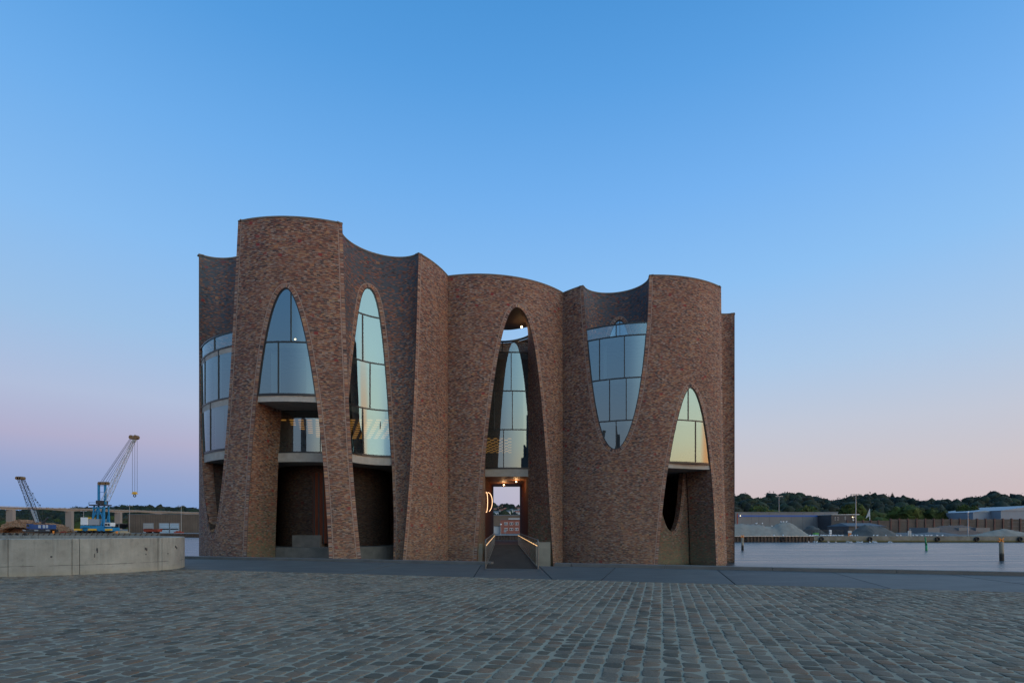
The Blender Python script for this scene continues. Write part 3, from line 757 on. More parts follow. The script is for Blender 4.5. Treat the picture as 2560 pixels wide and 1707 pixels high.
# ------------------------------------------------------------------ dark paved strip along the water, kerb, quay edge
M['slate'] = noisy('dark slate paving', (.046,.042,.036), (.078,.072,.062), .8, .6, .15, 60, (1, 2.5, 1))
g = NG(M['slate']); bc = g.b.inputs['Base Color'].links[0].from_socket; oi = g.n('ObjectInfo')
st = g.noise(g.vmath('MULTIPLY', g.pos(), (.5, 2.2, 1)), .9, 5, .7)
bc = g.mix(1.0, bc, g.mix(oi.outputs['Random'], (.78,.79,.80), (1.2,1.18,1.15)), 'MULTIPLY'); bc = g.mix(g.range(st, .52, .66, 0, .35), bc, (.13,.122,.108)); g.L.new(bc, g.b.inputs['Base Color'])
M['slate_gap'] = new_mat('paving joint', (.012,.013,.015), .9)
path = mesh_obj('quay_path', [SP(-90, D0+.004, -.02), SP(90, D0+.004, -.02), SP(90, D1c, -.02), SP(-90, D1c, -.02)], [(0,1,2,3)], M['slate_gap'])
tag(path, 'dark slate strip between the setts and the kerb', kind='structure')
def ed(p): return p.dot(EV), p.dot(DV)
jn = []
for a, b in (((1197,1421),(1184,1441)), ((1357,1424),(1380.6,1447.6)), ((1536,1420.7),(1503,1450)), ((1794,1424.5),(1838,1460)), ((2091,1432.6),(2227,1470.7)), ((2428,1443),(2560,1460))):
    A, B = ed(onz(*a)), ed(onz(*b)); sl = (B[0]-A[0])/(B[1]-A[1])
    jn.append((A[0]+(D1c-A[1])*sl, A[0]+(D0-A[1])*sl))
jn = [(-60,-60), (-46,-44), (-37,-38.5), (-28,-26.5), (-19.4,-21), (-11.5,-10.5)]+jn
e_ = max(jn[-1]); jn += [(e_+7, e_+6), (e_+14, e_+15.5), (e_+24, e_+23), (85, 85)]
for (a0, b0), (a1, b1) in zip(jn[:-1], jn[1:]):
    q = [SP(b0+.02, D0+.02), SP(b1-.02, D0+.02), SP(a1-.02, D1c-.01), SP(a0+.02, D1c-.01)]
    t = random.uniform(-.004, .003)
    mesh_obj('paving_panel', [v+Vector((0,0,-.03)) for v in q]+[v+Vector((0,0,t+.001)) for v in q], [(4,5,6,7), (0,1,5,4), (1,2,6,5), (2,3,7,6), (3,0,4,7)], M['slate'], path)
M['kerb'] = noisy('dark kerb stone', (.085,.078,.070), (.12,.112,.10), 1.5, .5, .2)
kerb = empty('kerb', tuple(SP(0, D1c+.2)), -ANG); tag(kerb, 'low dark kerb along the water edge', kind='structure')
bx0, bx1 = ed(onz(1201,1421))[0]-.25, ed(onz(1352,1424))[0]+.12
cuts = []
for px in (480, 1006, 1860-330, 1938, 2248): pass
ke = [bx0-v for v in (0, 5.3, 10.6, 15.9, 21.2, 26.5, 31.8, 40, 50, 60)]
kr = [bx1]+[ed(onz(px, py))[0] for px, py in ((1424,1418), (1664,1422), (1938,1429), (2249,1434))]; kr += [kr[-1]+5.2, kr[-1]+10.5, kr[-1]+16, kr[-1]+30, kr[-1]+50]
for lst in (ke, kr):
    for a, b in zip(lst[:-1], lst[1:]):
        a, b = min(a, b)+.008, max(a, b)-.008
        v = [SP(a, D1c, -.03), SP(b, D1c, -.03), SP(b, D1c+.42, -.03), SP(a, D1c+.42, -.03)]
        top = [SP(a, D1c+.015, .13), SP(b, D1c+.015, .13), SP(b, D1c+.41, .13), SP(a, D1c+.41, .13)]
        mesh_obj('kerb_stone', v+top, [(4,5,6,7), (0,1,5,4), (1,2,6,5), (2,3,7,6), (3,0,4,7)], M['kerb'], kerb)
M['quaywall'] = noisy('near quay wall', (.10,.10,.09), (.16,.155,.14), 1, .8)
mesh_obj('quay_wall', [SP(-90, D1c+.40, -6), SP(90, D1c+.40, -6), SP(90, D1c+.40, -.03), SP(-90, D1c+.40, -.03), SP(-90, D1c-.02, -.03), SP(90, D1c-.02, -.03)], [(0,1,2,3), (3,2,5,4)], M['quaywall'])['kind'] = 'structure'
# ------------------------------------------------------------------ water
m = new_mat('harbour water', (.02,.035,.042), .10, spec=.5); g = NG(m)
v = g.vmath('MULTIPLY', g.pos(), (.35, 1.2, 1)); n1 = g.noise(v, .9, 4, .6); n2 = g.noise(v, .12, 3)
g.bump(g.math('ADD', n1, g.math('MULTIPLY', n2, .6)), .5, .16)
n3 = g.noise(g.vmath('MULTIPLY', g.pos(), (.05, .6, 1)), 1.0, 4, .65); g.L.new(g.range(n3, .35, .65, .22, .36), g.b.inputs['Roughness'])
M['water'] = m
water = mesh_obj('water', [(-4000, 10, WATER), (4000, 10, WATER), (4000, 6000, WATER), (-4000, 6000, WATER)], [(0,1,2,3)], M['water']); water['kind'] = 'structure'
# ------------------------------------------------------------------ far shore: quay line, land, hills
LAND = -.6
QP = [(-700, 262), (-228, 232), (-139, 221), (0, 168), (61, 146), (140, 143), (700, 150)]
M['land'] = noisy('harbour yard', (.07,.068,.062), (.12,.115,.10), .05, .9)
mesh_obj('far_land', [(x, y, LAND) for x, y in QP]+[(4200, 900, LAND), (4200, 5200, LAND), (-4200, 5200, LAND), (-4200, 900, LAND)], [tuple(range(len(QP)+4))], M['land'])['kind'] = 'structure'
m = noisy('wet quay concrete', (.12,.105,.08), (.22,.20,.16), .6, .8); g = NG(m); bc = g.b.inputs['Base Color'].links[0].from_socket
sp_ = g.n('SeparateXYZ'); g.L.new(g.pos(), sp_.inputs[0]); zz = g.math('ADD', sp_.outputs[2], g.math('MULTIPLY', g.noise(g.pos(), .7, 2), .3))
g.L.new(g.mix(g.range(zz, -1.75, -1.55), g.mix(g.range(zz, -2.1, -1.85), (.015,.014,.012), (.10,.085,.02)), bc), g.b.inputs['Base Color'])
M['quay'] = m; M['pile'] = noisy('rusty sheet pile', (.05,.032,.022), (.10,.065,.045), 1.2, .8); M['tyre'] = new_mat('black rubber', (.012,.012,.012), .8)
M['galv'] = new_mat('galvanised steel', (.33,.35,.36), .45, .6); M['white'] = new_mat('white paint', (.62,.63,.63), .6)
def qy(x):
    for (a, b), (c, d) in zip(QP[:-1], QP[1:]):
        if a <= x <= c: return b+(d-b)*(x-a)/(c-a)
fq = empty('far_quay_wall', (60, 140, WATER)); tag(fq, 'quay wall on the far side of the harbour, sheet piles to the left and stained concrete to the right', kind='structure')
def wallseg(x0, x1, mat, name, dz=0, z1=LAND):
    xs = sorted({x0, x1, *[x for x, _ in QP if x0 < x < x1]}); b = MB()
    for a, c in zip(xs[:-1], xs[1:]): b.add([(a, qy(a)-dz, -5), (c, qy(c)-dz, -5), (c, qy(c)-dz, z1+.02), (a, qy(a)-dz, z1+.02), (a, qy(a)+.9, z1+.02), (c, qy(c)+.9, z1+.02)], [(0,1,2,3), (3,2,5,4)])
    return b.build(name, mat, fq)
wallseg(-700, -150, M['quay'], 'concrete_face', .1); wallseg(-150, 84, M['pile'], 'pile_face'); wallseg(84, 700, M['quay'], 'concrete_face', .1)
b = MB(); x = -149
while x < 83: b.box(x, x+.42, qy(x)-.28, qy(x)-.02, -5, LAND-.12); x += .95
b.build('sheet_pile', M['pile'], fq)['kind'] = 'stuff'
b = MB(); b.v = []; xs = [-150]+[x for x, _ in QP if -150 < x < 84]+[84]
for a, c in zip(xs[:-1], xs[1:]): b.add([(a, qy(a)-.35, LAND-.1), (c, qy(c)-.35, LAND-.1), (c, qy(c)-.35, LAND+.1), (a, qy(a)-.35, LAND+.1), (a, qy(a)+.4, LAND+.1), (c, qy(c)+.4, LAND+.1)], [(0,1,2,3), (3,2,5,4)])
b.build('capping_beam', M['galv'], fq)
tyre_m = MB().torus((0,0,0), .48, .2, (0,1,0), 16, 8)
tyre0 = None
where = [(1864,'on the sheet piling beside the mooring post'), (1956,'on the sheet piling below the grey gravel heap'), (2052,'where the piling meets the concrete quay'), (2170,'on the concrete quay below the dark gravel heap'),
         (2333,'on the concrete quay right of the green buoy'), (2427,'on the concrete quay below the short lamp mast'), (2530,'on the concrete quay behind the right mooring post')]
for px, txt in where:
    x = (px-CX)/F*145
    if tyre0 is None: o = tyre0 = tyre_m.build('tyre_fender', M['tyre'], None, True)
    else: o = tyre0.copy(); S.collection.objects.link(o)
    o.location = (x, qy(x)-.38, -1.35); tag(o, 'black tyre fender hanging '+txt, 'fender', 'tyre fenders along the far quay')
for px, txt in ((8,'leftmost'), (25,'second from the left'), (45,'below the log pile'), (68,'below the dark blue crawler crane')):
    x = (px-CX)/F*231; o = tyre0.copy(); S.collection.objects.link(o); o.location = (x, qy(x)-.38, -1.15)
    tag(o, f'black tyre fender on the left quay, {txt}', 'fender', 'tyre fenders along the far quay')
# wooden beams leaning on the left quay face
b = MB()
for i in range(34):
    x = -222+i*2.6; b.bar((x, qy(x)-.3, -2.0), (x+1.0, qy(x)-.3, LAND+.1), .22)
b.build('fender_beam', M['pile'], fq)['kind'] = 'stuff'
# ---- hills with woodland
M['leaf'] = m = new_mat('woodland foliage', rough=.9, spec=.15); g = NG(m)
at_ = g.n('Attribute', attribute_name='tint'); nn = g.noise(g.pos(), .35, 4, .7)
g.L.new(g.mix(1.0, at_.outputs['Color'], g.mix(g.range(nn, .3, .7), (.45,.45,.45), (1.55,1.55,1.55)), 'MULTIPLY'), g.b.inputs['Base Color'])
M['hill'] = noisy('hillside undergrowth', (.012,.022,.016), (.03,.045,.028), .02, .95)
def ico(sub):
    import bmesh
    bm = bmesh.new(); bmesh.ops.create_icosphere(bm, subdivisions=sub, radius=1); v = np.array([x.co[:] for x in bm.verts]); f = np.array([[y.index for y in x.verts] for x in bm.faces]); bm.free(); return v, f
IV, IF = ico(2); IV3, IF3 = ico(3)
def crown_geo(c, r, hz=1.0, base=(IV, IF), leaves=36, leaf=.16):
    """lumpy crown with loose leaf clumps round it"""
    V0, F0 = base; ph = rng.uniform(0, 6.28, (5, 3)); fr = rng.uniform(2.2, 5.5, (5, 1))
    d = 1+sum(.09*np.sin((V0*fr[i]).sum(1)*1.3+ph[i, 0]+V0[:, i % 3]*3) for i in range(5))+rng.uniform(-.08, .08, len(V0))
    V = V0*d[:, None]*np.array([r, r, r*hz])
    n = leaves
    a = rng.normal(size=(n, 3)); a /= np.linalg.norm(a, axis=1)[:, None]; a[:, 2] = np.abs(a[:, 2])*np.sign(rng.uniform(-.35, 1, n))
    p = a*np.array([r, r, r*hz])*rng.uniform(.98, 1.16, (n, 1)); s_ = r*leaf*rng.uniform(.6, 1.3, (n, 1))
    t1 = rng.normal(size=(n, 3)); t1 /= np.linalg.norm(t1, axis=1)[:, None]; t2 = rng.normal(size=(n, 3)); t2 /= np.linalg.norm(t2, axis=1)[:, None]
    Q = np.concatenate([p-t1*s_, p+t2*s_, p+t1*s_]); k = len(V0)
    Fq = np.stack([np.arange(n)+k, np.arange(n)+k+n, np.arange(n)+k+2*n], 1)
    return np.concatenate([V, Q])+np.array(c), np.concatenate([F0, Fq])
def wood(name, items, label, leaves=30):
    VV, FF, CC = [], [], []; n = 0
    for (x, y, z, r, hz, col) in items:
        v, f = crown_geo((x, y, z), r, hz, leaves=leaves); VV.append(v); FF.append(f+n); n += len(v)
        CC.append(np.tile([*col, 1.0], (len(v), 1)))
    V = np.concatenate(VV); Fa = np.concatenate(FF); me = bpy.data.meshes.new(name)
    me.vertices.add(len(V)); me.vertices.foreach_set('co', V.ravel()); me.loops.add(Fa.size); me.loops.foreach_set('vertex_index', Fa.ravel().astype(np.int32))
    me.polygons.add(len(Fa)); me.polygons.foreach_set('loop_start', np.arange(0, Fa.size, 3, dtype=np.int32)); me.polygons.foreach_set('loop_total', np.full(len(Fa), 3, np.int32))
    me.update(calc_edges=True); a = me.attributes.new('tint', 'FLOAT_COLOR', 'POINT'); a.data.foreach_set('color', np.concatenate(CC).ravel())
    me.materials.append(M['leaf']); o = bpy.data.objects.new(name, me); S.collection.objects.link(o); o['kind'] = 'stuff'; o['label'] = label; return o
GREENS = [(.014,.022,.015), (.018,.028,.016), (.012,.020,.015), (.022,.028,.015), (.026,.025,.014), (.016,.025,.020)]
def hill(prof, Yf, Yb, name, label, r=(4, 7), nrow=9, gap=1.0, base_y=1318):
    """prof: pixel profile of the ridge seen at depth Yb; slopes down to the land at depth Yf"""
    pxs = np.array([p[0] for p in prof]); pys = np.array([p[1] for p in prof]); items = []
    vs, fs = [], []; cols = np.linspace(pxs[0], pxs[-1], 60)
    for c in cols:
        zt = EYE+(HZ-np.interp(c, pxs, pys))*Yb/F
        for j in range(7):
            t = j/6; Y = Yf+(Yb-Yf)*t; vs.append(((c-CX)*Y/F, Y, LAND-.5+(zt-LAND-r[0]*1.6)*t**.8))
        vs.append(((c-CX)*(Yb+250)/F, Yb+250, LAND))
    for i in range(59):
        for j in range(7): a = i*8+j; fs.append((a, a+8, a+9, a+1))
    h = mesh_obj(name, vs, fs, M['hill'], smooth=True); h['kind'] = 'structure'
    for j in range(nrow):
        t = j/(nrow-1); Y = Yf+8+(Yb-Yf)*t; px = pxs[0]; 
        while px < pxs[-1]:
            rr = random.uniform(*r); zt = EYE+(HZ-np.interp(px, pxs, pys))*Yb/F
            z = LAND-.5+(zt-LAND-r[0]*1.1)*t**.8
            if t == 1: z = zt-rr*random.uniform(.85, 1.1)
            col = random.choice(GREENS); k = random.uniform(.7, 1.35)
            if t < .2 and random.random() < .35: col = (.032,.044,.012)
            items.append(((px-CX)*Y/F, Y+random.uniform(-4, 4), z+rr*.2 if t < 1 else z, rr, random.uniform(.8, 1.15), tuple(v*k for v in col)))
            px += rr*1.25*F/Y*random.uniform(.75, 1.25)*gap
    return wood('woodland', items, label)
hill([(1600,1252),(1700,1246),(1838,1240),(1870,1238),(1886,1247),(1915,1241),(1945,1237),(1975,1236),(2003,1233),(2030,1242),(2069,1252),(2100,1248),(2140,1242),(2200,1237),(2212,1242),(2245,1246),(2290,1247),
      (2305,1257),(2320,1251),(2345,1251),(2360,1249),(2395,1254),(2410,1253),(2430,1245),(2450,1244),(2470,1250),(2476,1237),(2495,1232),(2520,1240),(2560,1243),(2700,1240),(2900,1246)], 330, 620,
     'wooded_hill', 'dark mixed woodland covering the hillside right of the brick building', (3.2, 8.2), 10)
hill([(1080,1264),(1180,1262),(1235,1258),(1246,1262),(1262,1256),(1285,1262),(1300,1263),(1450,1256),(1600,1250)], 800, 1500, 'wooded_hill', 'woodland on the hill of houses seen through the passage', (7, 11), 9, 1.5)
hill([(-400,1278),(-100,1276),(0,1275),(110,1273),(160,1270),(200,1268),(270,1268),(290,1266),(326,1263),(360,1265),(400,1266),(440,1268),(492,1271),(600,1275),(760,1280),(1000,1284)], 1330, 1800,
     'far_hill', 'distant dark forest on the hill behind the motorway bridge', (13, 20), 7, .9)
# trees one can tell apart
def tree(px, pytop, Y, w, h, col, label, conifer=False, pyb=None, trunk=True):
    x = (px-CX)*Y/F; zt = EYE+(HZ-pytop)*Y/F; zb = zt-h; t = empty('conifer_tree' if conifer else 'tree', (x, Y, zb), 0, label, 'tree', 'trees standing out of the woodland')
    MB().tube((x, Y, zb), (x, Y, zt-h*.25), w*.05, w*.03, 7).build('trunk', M['pile'], t)
    VV, FF, CC, n = [], [], [], 0
    if conifer: parts = [((x, Y, zb+h*(.3+.65*i/6)), w*.5*(1-i/7.5), .45) for i in range(7)]
    else: parts = [((x+random.uniform(-.3,.3)*w, Y+random.uniform(-.3,.3)*w, zb+h*random.uniform(.35,.78)), w*random.uniform(.24,.36), random.uniform(.8,1.1)) for _ in range(9)]+[((x, Y, zt-w*.25), w*.25, 1.)]
    for c, r, hz in parts:
        v, f = crown_geo(c, r, hz, leaves=50, leaf=.22); VV.append(v); FF.append(f+n); n += len(v); k = random.uniform(.7, 1.3); CC.append(np.tile([col[0]*k, col[1]*k, col[2]*k, 1], (len(v), 1)))
    o = mesh_obj('crown', np.concatenate(VV), [tuple(int(q) for q in r_) for r_ in np.concatenate(FF)], M['leaf'], t, cols=np.concatenate(CC))
tree(2231, 1230, 600, 6, 12, (.02,.03,.02), 'tall thin conifer standing above the ridge between two wide crowns', True)
for px, py, w, h, txt in ((1896,1268,13,10,'light green bushy tree just above the grey warehouse roof, its left part'), (2016,1266,14,10,'yellowish round tree behind the middle of the grey warehouse'),
                  (2143,1262,17,20,'pale green tree behind the tall lamp mast'), (2275,1262,16,18,'broad yellow green tree behind the left part of the concrete bay wall'),
                  (2411,1262,14,18,'upright yellow green tree behind the short lamp mast'), (2442,1272,11,14,'small yellow green tree left of the pale blue hall'), (2333,1287,15,6,'low light green bush over the middle of the bay wall')):
    tree(px, py, 315, w, h, (.040,.052,.012), txt)
# ---- motorway bridge over the fjord
M['bridgec'] = noisy('pale bridge concrete', (.20,.165,.14), (.26,.215,.185), .01, .8)
br = empty('motorway_bridge', (-818, 963, WATER), 0, 'long pale concrete motorway bridge on tall piers across the fjord behind the cranes', 'bridge')
DZ = EYE+54*869/F
bp_ = lambda px: (lambda Y: ((px-CX)*Y/F, Y))(F*(DZ-EYE)/(54-.0306*px))
pts = [bp_(px) for px in range(-500, 701, 25)]; piers = [27, 174, 296, 396, 480, 551, 612, -152, -380]
vs, fs = [], []
pier_xy = [bp_(p) for p in piers]
for (x, y) in pts:
    dmin = min(math.hypot(x-a, y-b_) for a, b_ in pier_xy); dep = 2.6+2.6*max(0, 1-dmin/38)**1.6
    for oy, z in ((-6, DZ), (-6, DZ-1.1), (-3, DZ-1.3), (-3, DZ-dep), (3, DZ-dep), (3, DZ-1.3), (6, DZ-1.1), (6, DZ)): vs.append((x, y+oy, z))
for i in range(len(pts)-1):
    for j in range(8): fs.append((8*i+j, 8*i+(j+1)%8, 8*i+8+(j+1)%8, 8*i+8+j))
mesh_obj('deck', vs, fs, M['bridgec'], br)
b = MB()
for (a, c) in zip(pts[:-1], pts[1:]): b.bar((*a, DZ+.9), (*c, DZ+.9), .25, .7)
b.build('parapet', M['galv'], br)
for x, y in pier_xy: MB().box(x-5.5, x+5.5, y-3, y+3, WATER-3, DZ-4.2).build('pier', M['bridgec'], br)
# ---- brown storage hall on the left
M['brown'] = m = noisy('brown ribbed cladding', (.10,.072,.052), (.135,.10,.072), .3, .7); M['grooves'] = new_mat('panel joints', (.05,.042,.036), .8)
M['roofgrey'] = new_mat('grey roof felt', (.12,.13,.14), .8); M['door_w'] = noisy('white roller door', (.28,.29,.29), (.34,.35,.35), 2, .6); M['door_b'] = noisy('pale blue roller door', (.28,.38,.46), (.34,.44,.52), 2, .6)
HY = 262; hx = lambda px: (px-CX)*HY/F
hall = empty('storage_hall', (hx(400), HY+20, LAND), 0, 'low brown ribbed storage hall with three roller doors behind the left quay', 'building')
MB().box(hx(320), hx(640), HY, HY+60, LAND, 8.45).build('wall', M['brown'], hall)
MB().box(hx(319.6), hx(641), HY-.15, HY+60.2, 8.46, 8.75).build('roof', M['roofgrey'], hall)
b = MB()
for i in range(int((hx(640)-hx(320))/1.25)): b.box(hx(320)+i*1.25, hx(320)+i*1.25+.08, HY-.05, HY-.004, LAND, 8.4)
b.build('cladding_rib', M['grooves'], hall)['kind'] = 'stuff'
for p0, p1, py, mt in ((360, 383, 1309, 'door_w'), (399.5, 423.5, 1308.5, 'door_b'), (424.8, 447.5, 1308.5, 'door_b')):
    zt = EYE+(HZ-py)*HY/F; d = MB().box(hx(p0), hx(p1), HY-.12, HY-.02, LAND, zt).build('roller_door', M[mt], hall)
    if mt == 'door_w': d['label'] = 'white roller door'
    for k in range(1, 5): MB().box(hx(p0), hx(p1), HY-.15, HY-.125, LAND+k*(zt-LAND)/5-.03, LAND+k*(zt-LAND)/5+.03).build('panel_joint', M['grooves'], d)
    MB().box(hx(p0)+.2, hx(p1)-.2, HY-.17, HY-.155, LAND+1.5, LAND+2.1).build('glazing', M['frame'], d)
    fr = MB().box(hx(p0)-.3, hx(p0), HY-.2, HY-.02, LAND, zt).box(hx(p1), hx(p1)+.3, HY-.2, HY-.02, LAND, zt).box(hx(p0)-.3, hx(p1)+.3, HY-.2, HY-.02, zt, zt+.35).build('door_frame', M['galv'], hall)
sh = empty('open_shed', (hx(300), HY-3, LAND), 0, 'open shed with a grey mono pitch roof beside the brown hall', 'shed')
MB().add([(hx(279), HY-6, 1.5), (hx(320)-.3, HY-6, 3.8), (hx(320)-.3, HY+8, 3.8), (hx(279), HY+8, 1.5), (hx(279), HY-6, 1.75), (hx(320)-.3, HY-6, 4.05), (hx(320)-.3, HY+8, 4.05), (hx(279), HY+8, 1.75)],
         [(0,3,2,1), (4,5,6,7), (0,1,5,4), (1,2,6,5), (2,3,7,6), (3,0,4,7)]).build('roof', M['roofgrey'], sh)
for i in range(4): MB().box(hx(281)+i*2.5, hx(281)+i*2.5+.2, HY-5.8, HY-5.6, LAND, 1.6+i*.7).build('post', M['galv'], sh)
# ---- heaps
def heap(name, prof, Y, dep, mat, label, cat='heap', amp=.15, base=LAND):
    """a heap: ridge profile in pixels at depth Y, sloping off to front and back"""
    xs = np.linspace(prof[0][0], prof[-1][0], 50); ys = np.interp(xs, [p[0] for p in prof], [p[1] for p in prof]); vs, fs = [], []
    nz = 12
    for px, py in zip(xs, ys):
        h = max(0, EYE+(HZ-py)*Y/F-base)
        for j in range(nz+1):
            t = -1+2*j/nz; k = max(0, 1-abs(t)**1.25)
            vs.append(((px-CX)*Y/F+random.uniform(-.08,.08), Y+t*dep*(.4+.6*min(1, h/3)), base-.05+h*k*(1+random.uniform(-amp, amp)*.35)+random.uniform(-1,1)*amp*.3*k))
    for i in range(len(xs)-1):
        for j in range(nz): a = i*(nz+1)+j; fs.append((a, a+nz+1, a+nz+2, a+1))
    o = mesh_obj(name, vs, fs, mat, smooth=True); return tag(o, label, cat)
M['gravel'] = noisy('pale gravel', (.17,.155,.13), (.235,.215,.18), .8, .95, .5, 3); M['gravel_d'] = noisy('dark gravel', (.065,.06,.052), (.10,.092,.08), .8, .95, .5, 3)
M['gravel_b'] = noisy('bluish chippings', (.075,.085,.092), (.11,.12,.128), .8, .95, .5, 3); M['earth'] = noisy('brown earth', (.10,.07,.055), (.135,.095,.08), .8, .95, .5, 3)
heap('gravel_heap', [(1790,1322),(1815,1309),(1845,1308),(1865,1310),(1900,1310),(1915,1315),(1932,1316),(1945,1308),(1955,1305),(1967,1305),(1985,1311),(2005,1325),(2021,1337)], 153, 5, M['gravel'], 'long pale grey gravel heap on the quay right beside the brick building')
heap('gravel_heap', [(2118,1337),(2135,1328),(2155,1313),(2163,1310),(2172,1312),(2205,1316),(2225,1326),(2245,1338)], 156, 6, M['gravel_d'], 'dark gravel heap behind the tall lamp mast foot')
heap('gravel_heap', [(2200,1334),(2240,1331),(2265,1330),(2290,1333),(2330,1329),(2360,1330),(2395,1335)], 158, 4, M['gravel_b'], 'low bluish chippings spread in front of the bay wall')
heap('gravel_heap', [(2425,1338),(2460,1331),(2485,1325),(2510,1321),(2535,1325),(2560,1330),(2620,1337)], 153, 4, M['gravel'], 'pale rounded gravel heap at the right edge of the view')
heap('earth_heap', [(2325,1320),(2345,1315),(2370,1313),(2400,1312),(2422,1314),(2440,1322),(2462,1336)], 190, 6, M['earth'], 'brown earth heap rising behind the grey bay panels')
heap('gravel_heap', [(2010,1328),(2020,1315),(2032,1314),(2045,1319),(2056,1330)], 185, 6, M['gravel_d'], 'small dark heap in front of the grey warehouse')
heap('wood_chip_heap', [(272,1332),(290,1327),(305,1325),(318,1326),(327,1332)], 240, 3, noisy('wood chips', (.26,.17,.09), (.36,.25,.14), 1, .95), 'low heap of light wood chips right of the blue crane')
# log pile
M['log'] = noisy('log bark and cut ends', (.07,.038,.024), (.38,.22,.13), 2.2, .9)
b = MB(); prof = [(18,1328),(35,1318),(50,1306),(75,1300),(105,1302),(125,1308),(150,1309),(170,1313),(188,1326)]
for i in range(2200):
    px = random.uniform(18, 188); top = np.interp(px, [p[0] for p in prof], [p[1] for p in prof]); zt = EYE+(HZ-top)*247/F; z = random.uniform(max(LAND+.2, zt-3.0), zt)
    x = (px-CX)*247/F; y = 243+random.uniform(-2, 2)+(zt-z)*-.9; L = random.uniform(1.2, 2.2); a = random.uniform(-.5, .5)
    b.tube((x-L*math.cos(a)*.5, y-L*.3, z-.3*math.sin(a*2)), (x+L*math.cos(a)*.5, y+L*.3, z+.3*math.sin(a*2)), .27, .22, 5)
lp = b.build('log_pile', M['log']); tag(lp, 'big heap of reddish brown logs behind the dark crawler crane', 'log pile'); lp['kind'] = 'stuff'
heap('log_mound', [(14,1330),(35,1320),(50,1308.5),(75,1303),(105,1305),(125,1311),(150,1312),(170,1316),(190,1329)], 247, 5, M['log'], 'core mound of bark under the loose logs on the left quay')
# ---- lattice helper
def lattice(mb, a, b, w0, w1, n, t=.12, up=(0,1,0)):
    a, b = Vector(a), Vector(b); d = (b-a).normalized(); s1 = Vector(up); s2 = d.cross(s1).normalized()
    def corners(k): w = (w0+(w1-w0)*k)/2; c = a.lerp(b, k); return [c+s1*w+s2*w, c+s1*w-s2*w, c-s1*w-s2*w, c-s1*w+s2*w]
    P0 = corners(0)
    for i in range(n):
        P1 = corners((i+1)/n)
        for j in range(4):
            mb.bar(P0[j], P1[j], t*1.6); mb.bar(P1[j], P1[(j+1)%4], t)
            mb.bar(P0[j] if i%2 else P0[(j+1)%4], P1[(j+1)%4] if i%2 else P1[j], t)
        P0 = P1
M['blue'] = noisy('bright blue crane paint', (.006,.15,.31), (.02,.20,.40), .8, .5); M['navy'] = noisy('dark blue paint', (.02,.05,.16), (.03,.08,.22), .5, .5)
M['yellow'] = new_mat('yellow machine paint', (.62,.36,.03), .5); M['ochre'] = new_mat('ochre sheaves', (.16,.095,.04), .7); M['jib'] = new_mat('white jib steel', (.40,.41,.40), .6); M['blk'] = new_mat('blackened steel', (.03,.03,.032), .6)
# blue mobile harbour crane
CY = 240; X = lambda px: (px-CX)*CY/F; Z = lambda py: EYE+(HZ-py)*CY/F; C3 = lambda px, py, dy=0: Vector((X(px), CY+dy, Z(py)))
hc = empty('harbour_crane', (X(252), CY, LAND), 0, 'tall blue mobile harbour crane with white lattice jib and yellow hook', 'crane')
MB().box(X(214), X(287), CY-3, CY+3, Z(1327), Z(1318)).box(X(219), X(236), CY-4, CY+4, Z(1318), Z(1313)).build('undercarriage', M['blue'], hc)
for p0, p1 in ((204, 220), (238, 255), (280, 294)): MB().box(X(p0), X(p1), CY-4.2, CY-3.1, Z(1325.5), Z(1321)).build('outrigger_pad', M['yellow'], hc)
for px in (212, 222, 233, 245, 256, 268, 280): MB().tube((X(px), CY-3.6, LAND+.6), (X(px), CY+3.6, LAND+.6), .62, n=12).build('wheel', M['tyre'], hc)
MB().box(X(236), X(268), CY-2.6, CY+2.6, Z(1318), Z(1314)).build('slewing_platform', M['blue'], hc)
b = MB()
for p0, p1 in (((237,1317),(241,1264)), ((267,1317),(266,1264)), ((249,1317),(252,1266)), ((259,1317),(266,1288))): b.bar(C3(*p0, -1.6), C3(*p1, -1.2), .5); b.bar(C3(*p0, 1.6), C3(*p1, 1.2), .5)
for py in (1300, 1284, 1270): b.bar(C3(238, py, -1.5), C3(266, py, -1.5), .4)
b.bar(C3(238, 1300, -1.5), C3(252, 1266, -1.5), .35); b.bar(C3(266, 1300, -1.5), C3(252, 1270, -1.5), .35)
b.build('tower', M['blue'], hc)
b = MB(); b.box(X(245), X(249), CY-.35, CY+.35, Z(1262), Z(1207.5)).box(X(261), X(265), CY-.35, CY+.35, Z(1262), Z(1207.5))
for py in (1214, 1230, 1246): b.bar(C3(249, py), C3(261, py), .18)
b.build('mast', M['blue'], hc)
b = MB(); b.box(X(232), X(270), CY-2.3, CY+2.3, Z(1264), Z(1261)); b.bar(C3(232, 1262, -2.2), C3(232, 1256, -2.2), .15); b.bar(C3(232, 1256, -2.2), C3(250, 1256, -2.2), .12); b.bar(C3(262, 1254, -2.2), C3(272, 1254, -2.2), .15)
b.box(X(248), X(262), CY-2, CY+2, Z(1260), Z(1251)); b.build('service_platform', M['blk'], hc)
for px in (250, 255.5, 263, 269): MB().tube(C3(px, 1208, -.6), C3(px, 1208, .6), .75, n=14).build('sheave', M['ochre'], hc)
b = MB(); foot, tip = C3(266, 1252), C3(335, 1101)
lattice(b, foot+Vector((-.6,0,0)), tip, 2.1, .9, 12, .09); b.build('jib', M['jib'], hc)
b = MB(); b.box(X(329), X(343), CY-.8, CY+.8, Z(1095), Z(1090)); b.bar(C3(330, 1093), C3(337, 1105), .5); b.bar(C3(342, 1093), C3(337, 1105), .5); b.bar(C3(337, 1090), C3(337, 1085), .15); b.build('jib_head', M['jib'], hc)
for px in (330, 341): MB().tube(C3(px, 1093, -.9), C3(px, 1093, .9), .95, n=14).build('head_sheave', M['ochre'], hc)
b = MB()
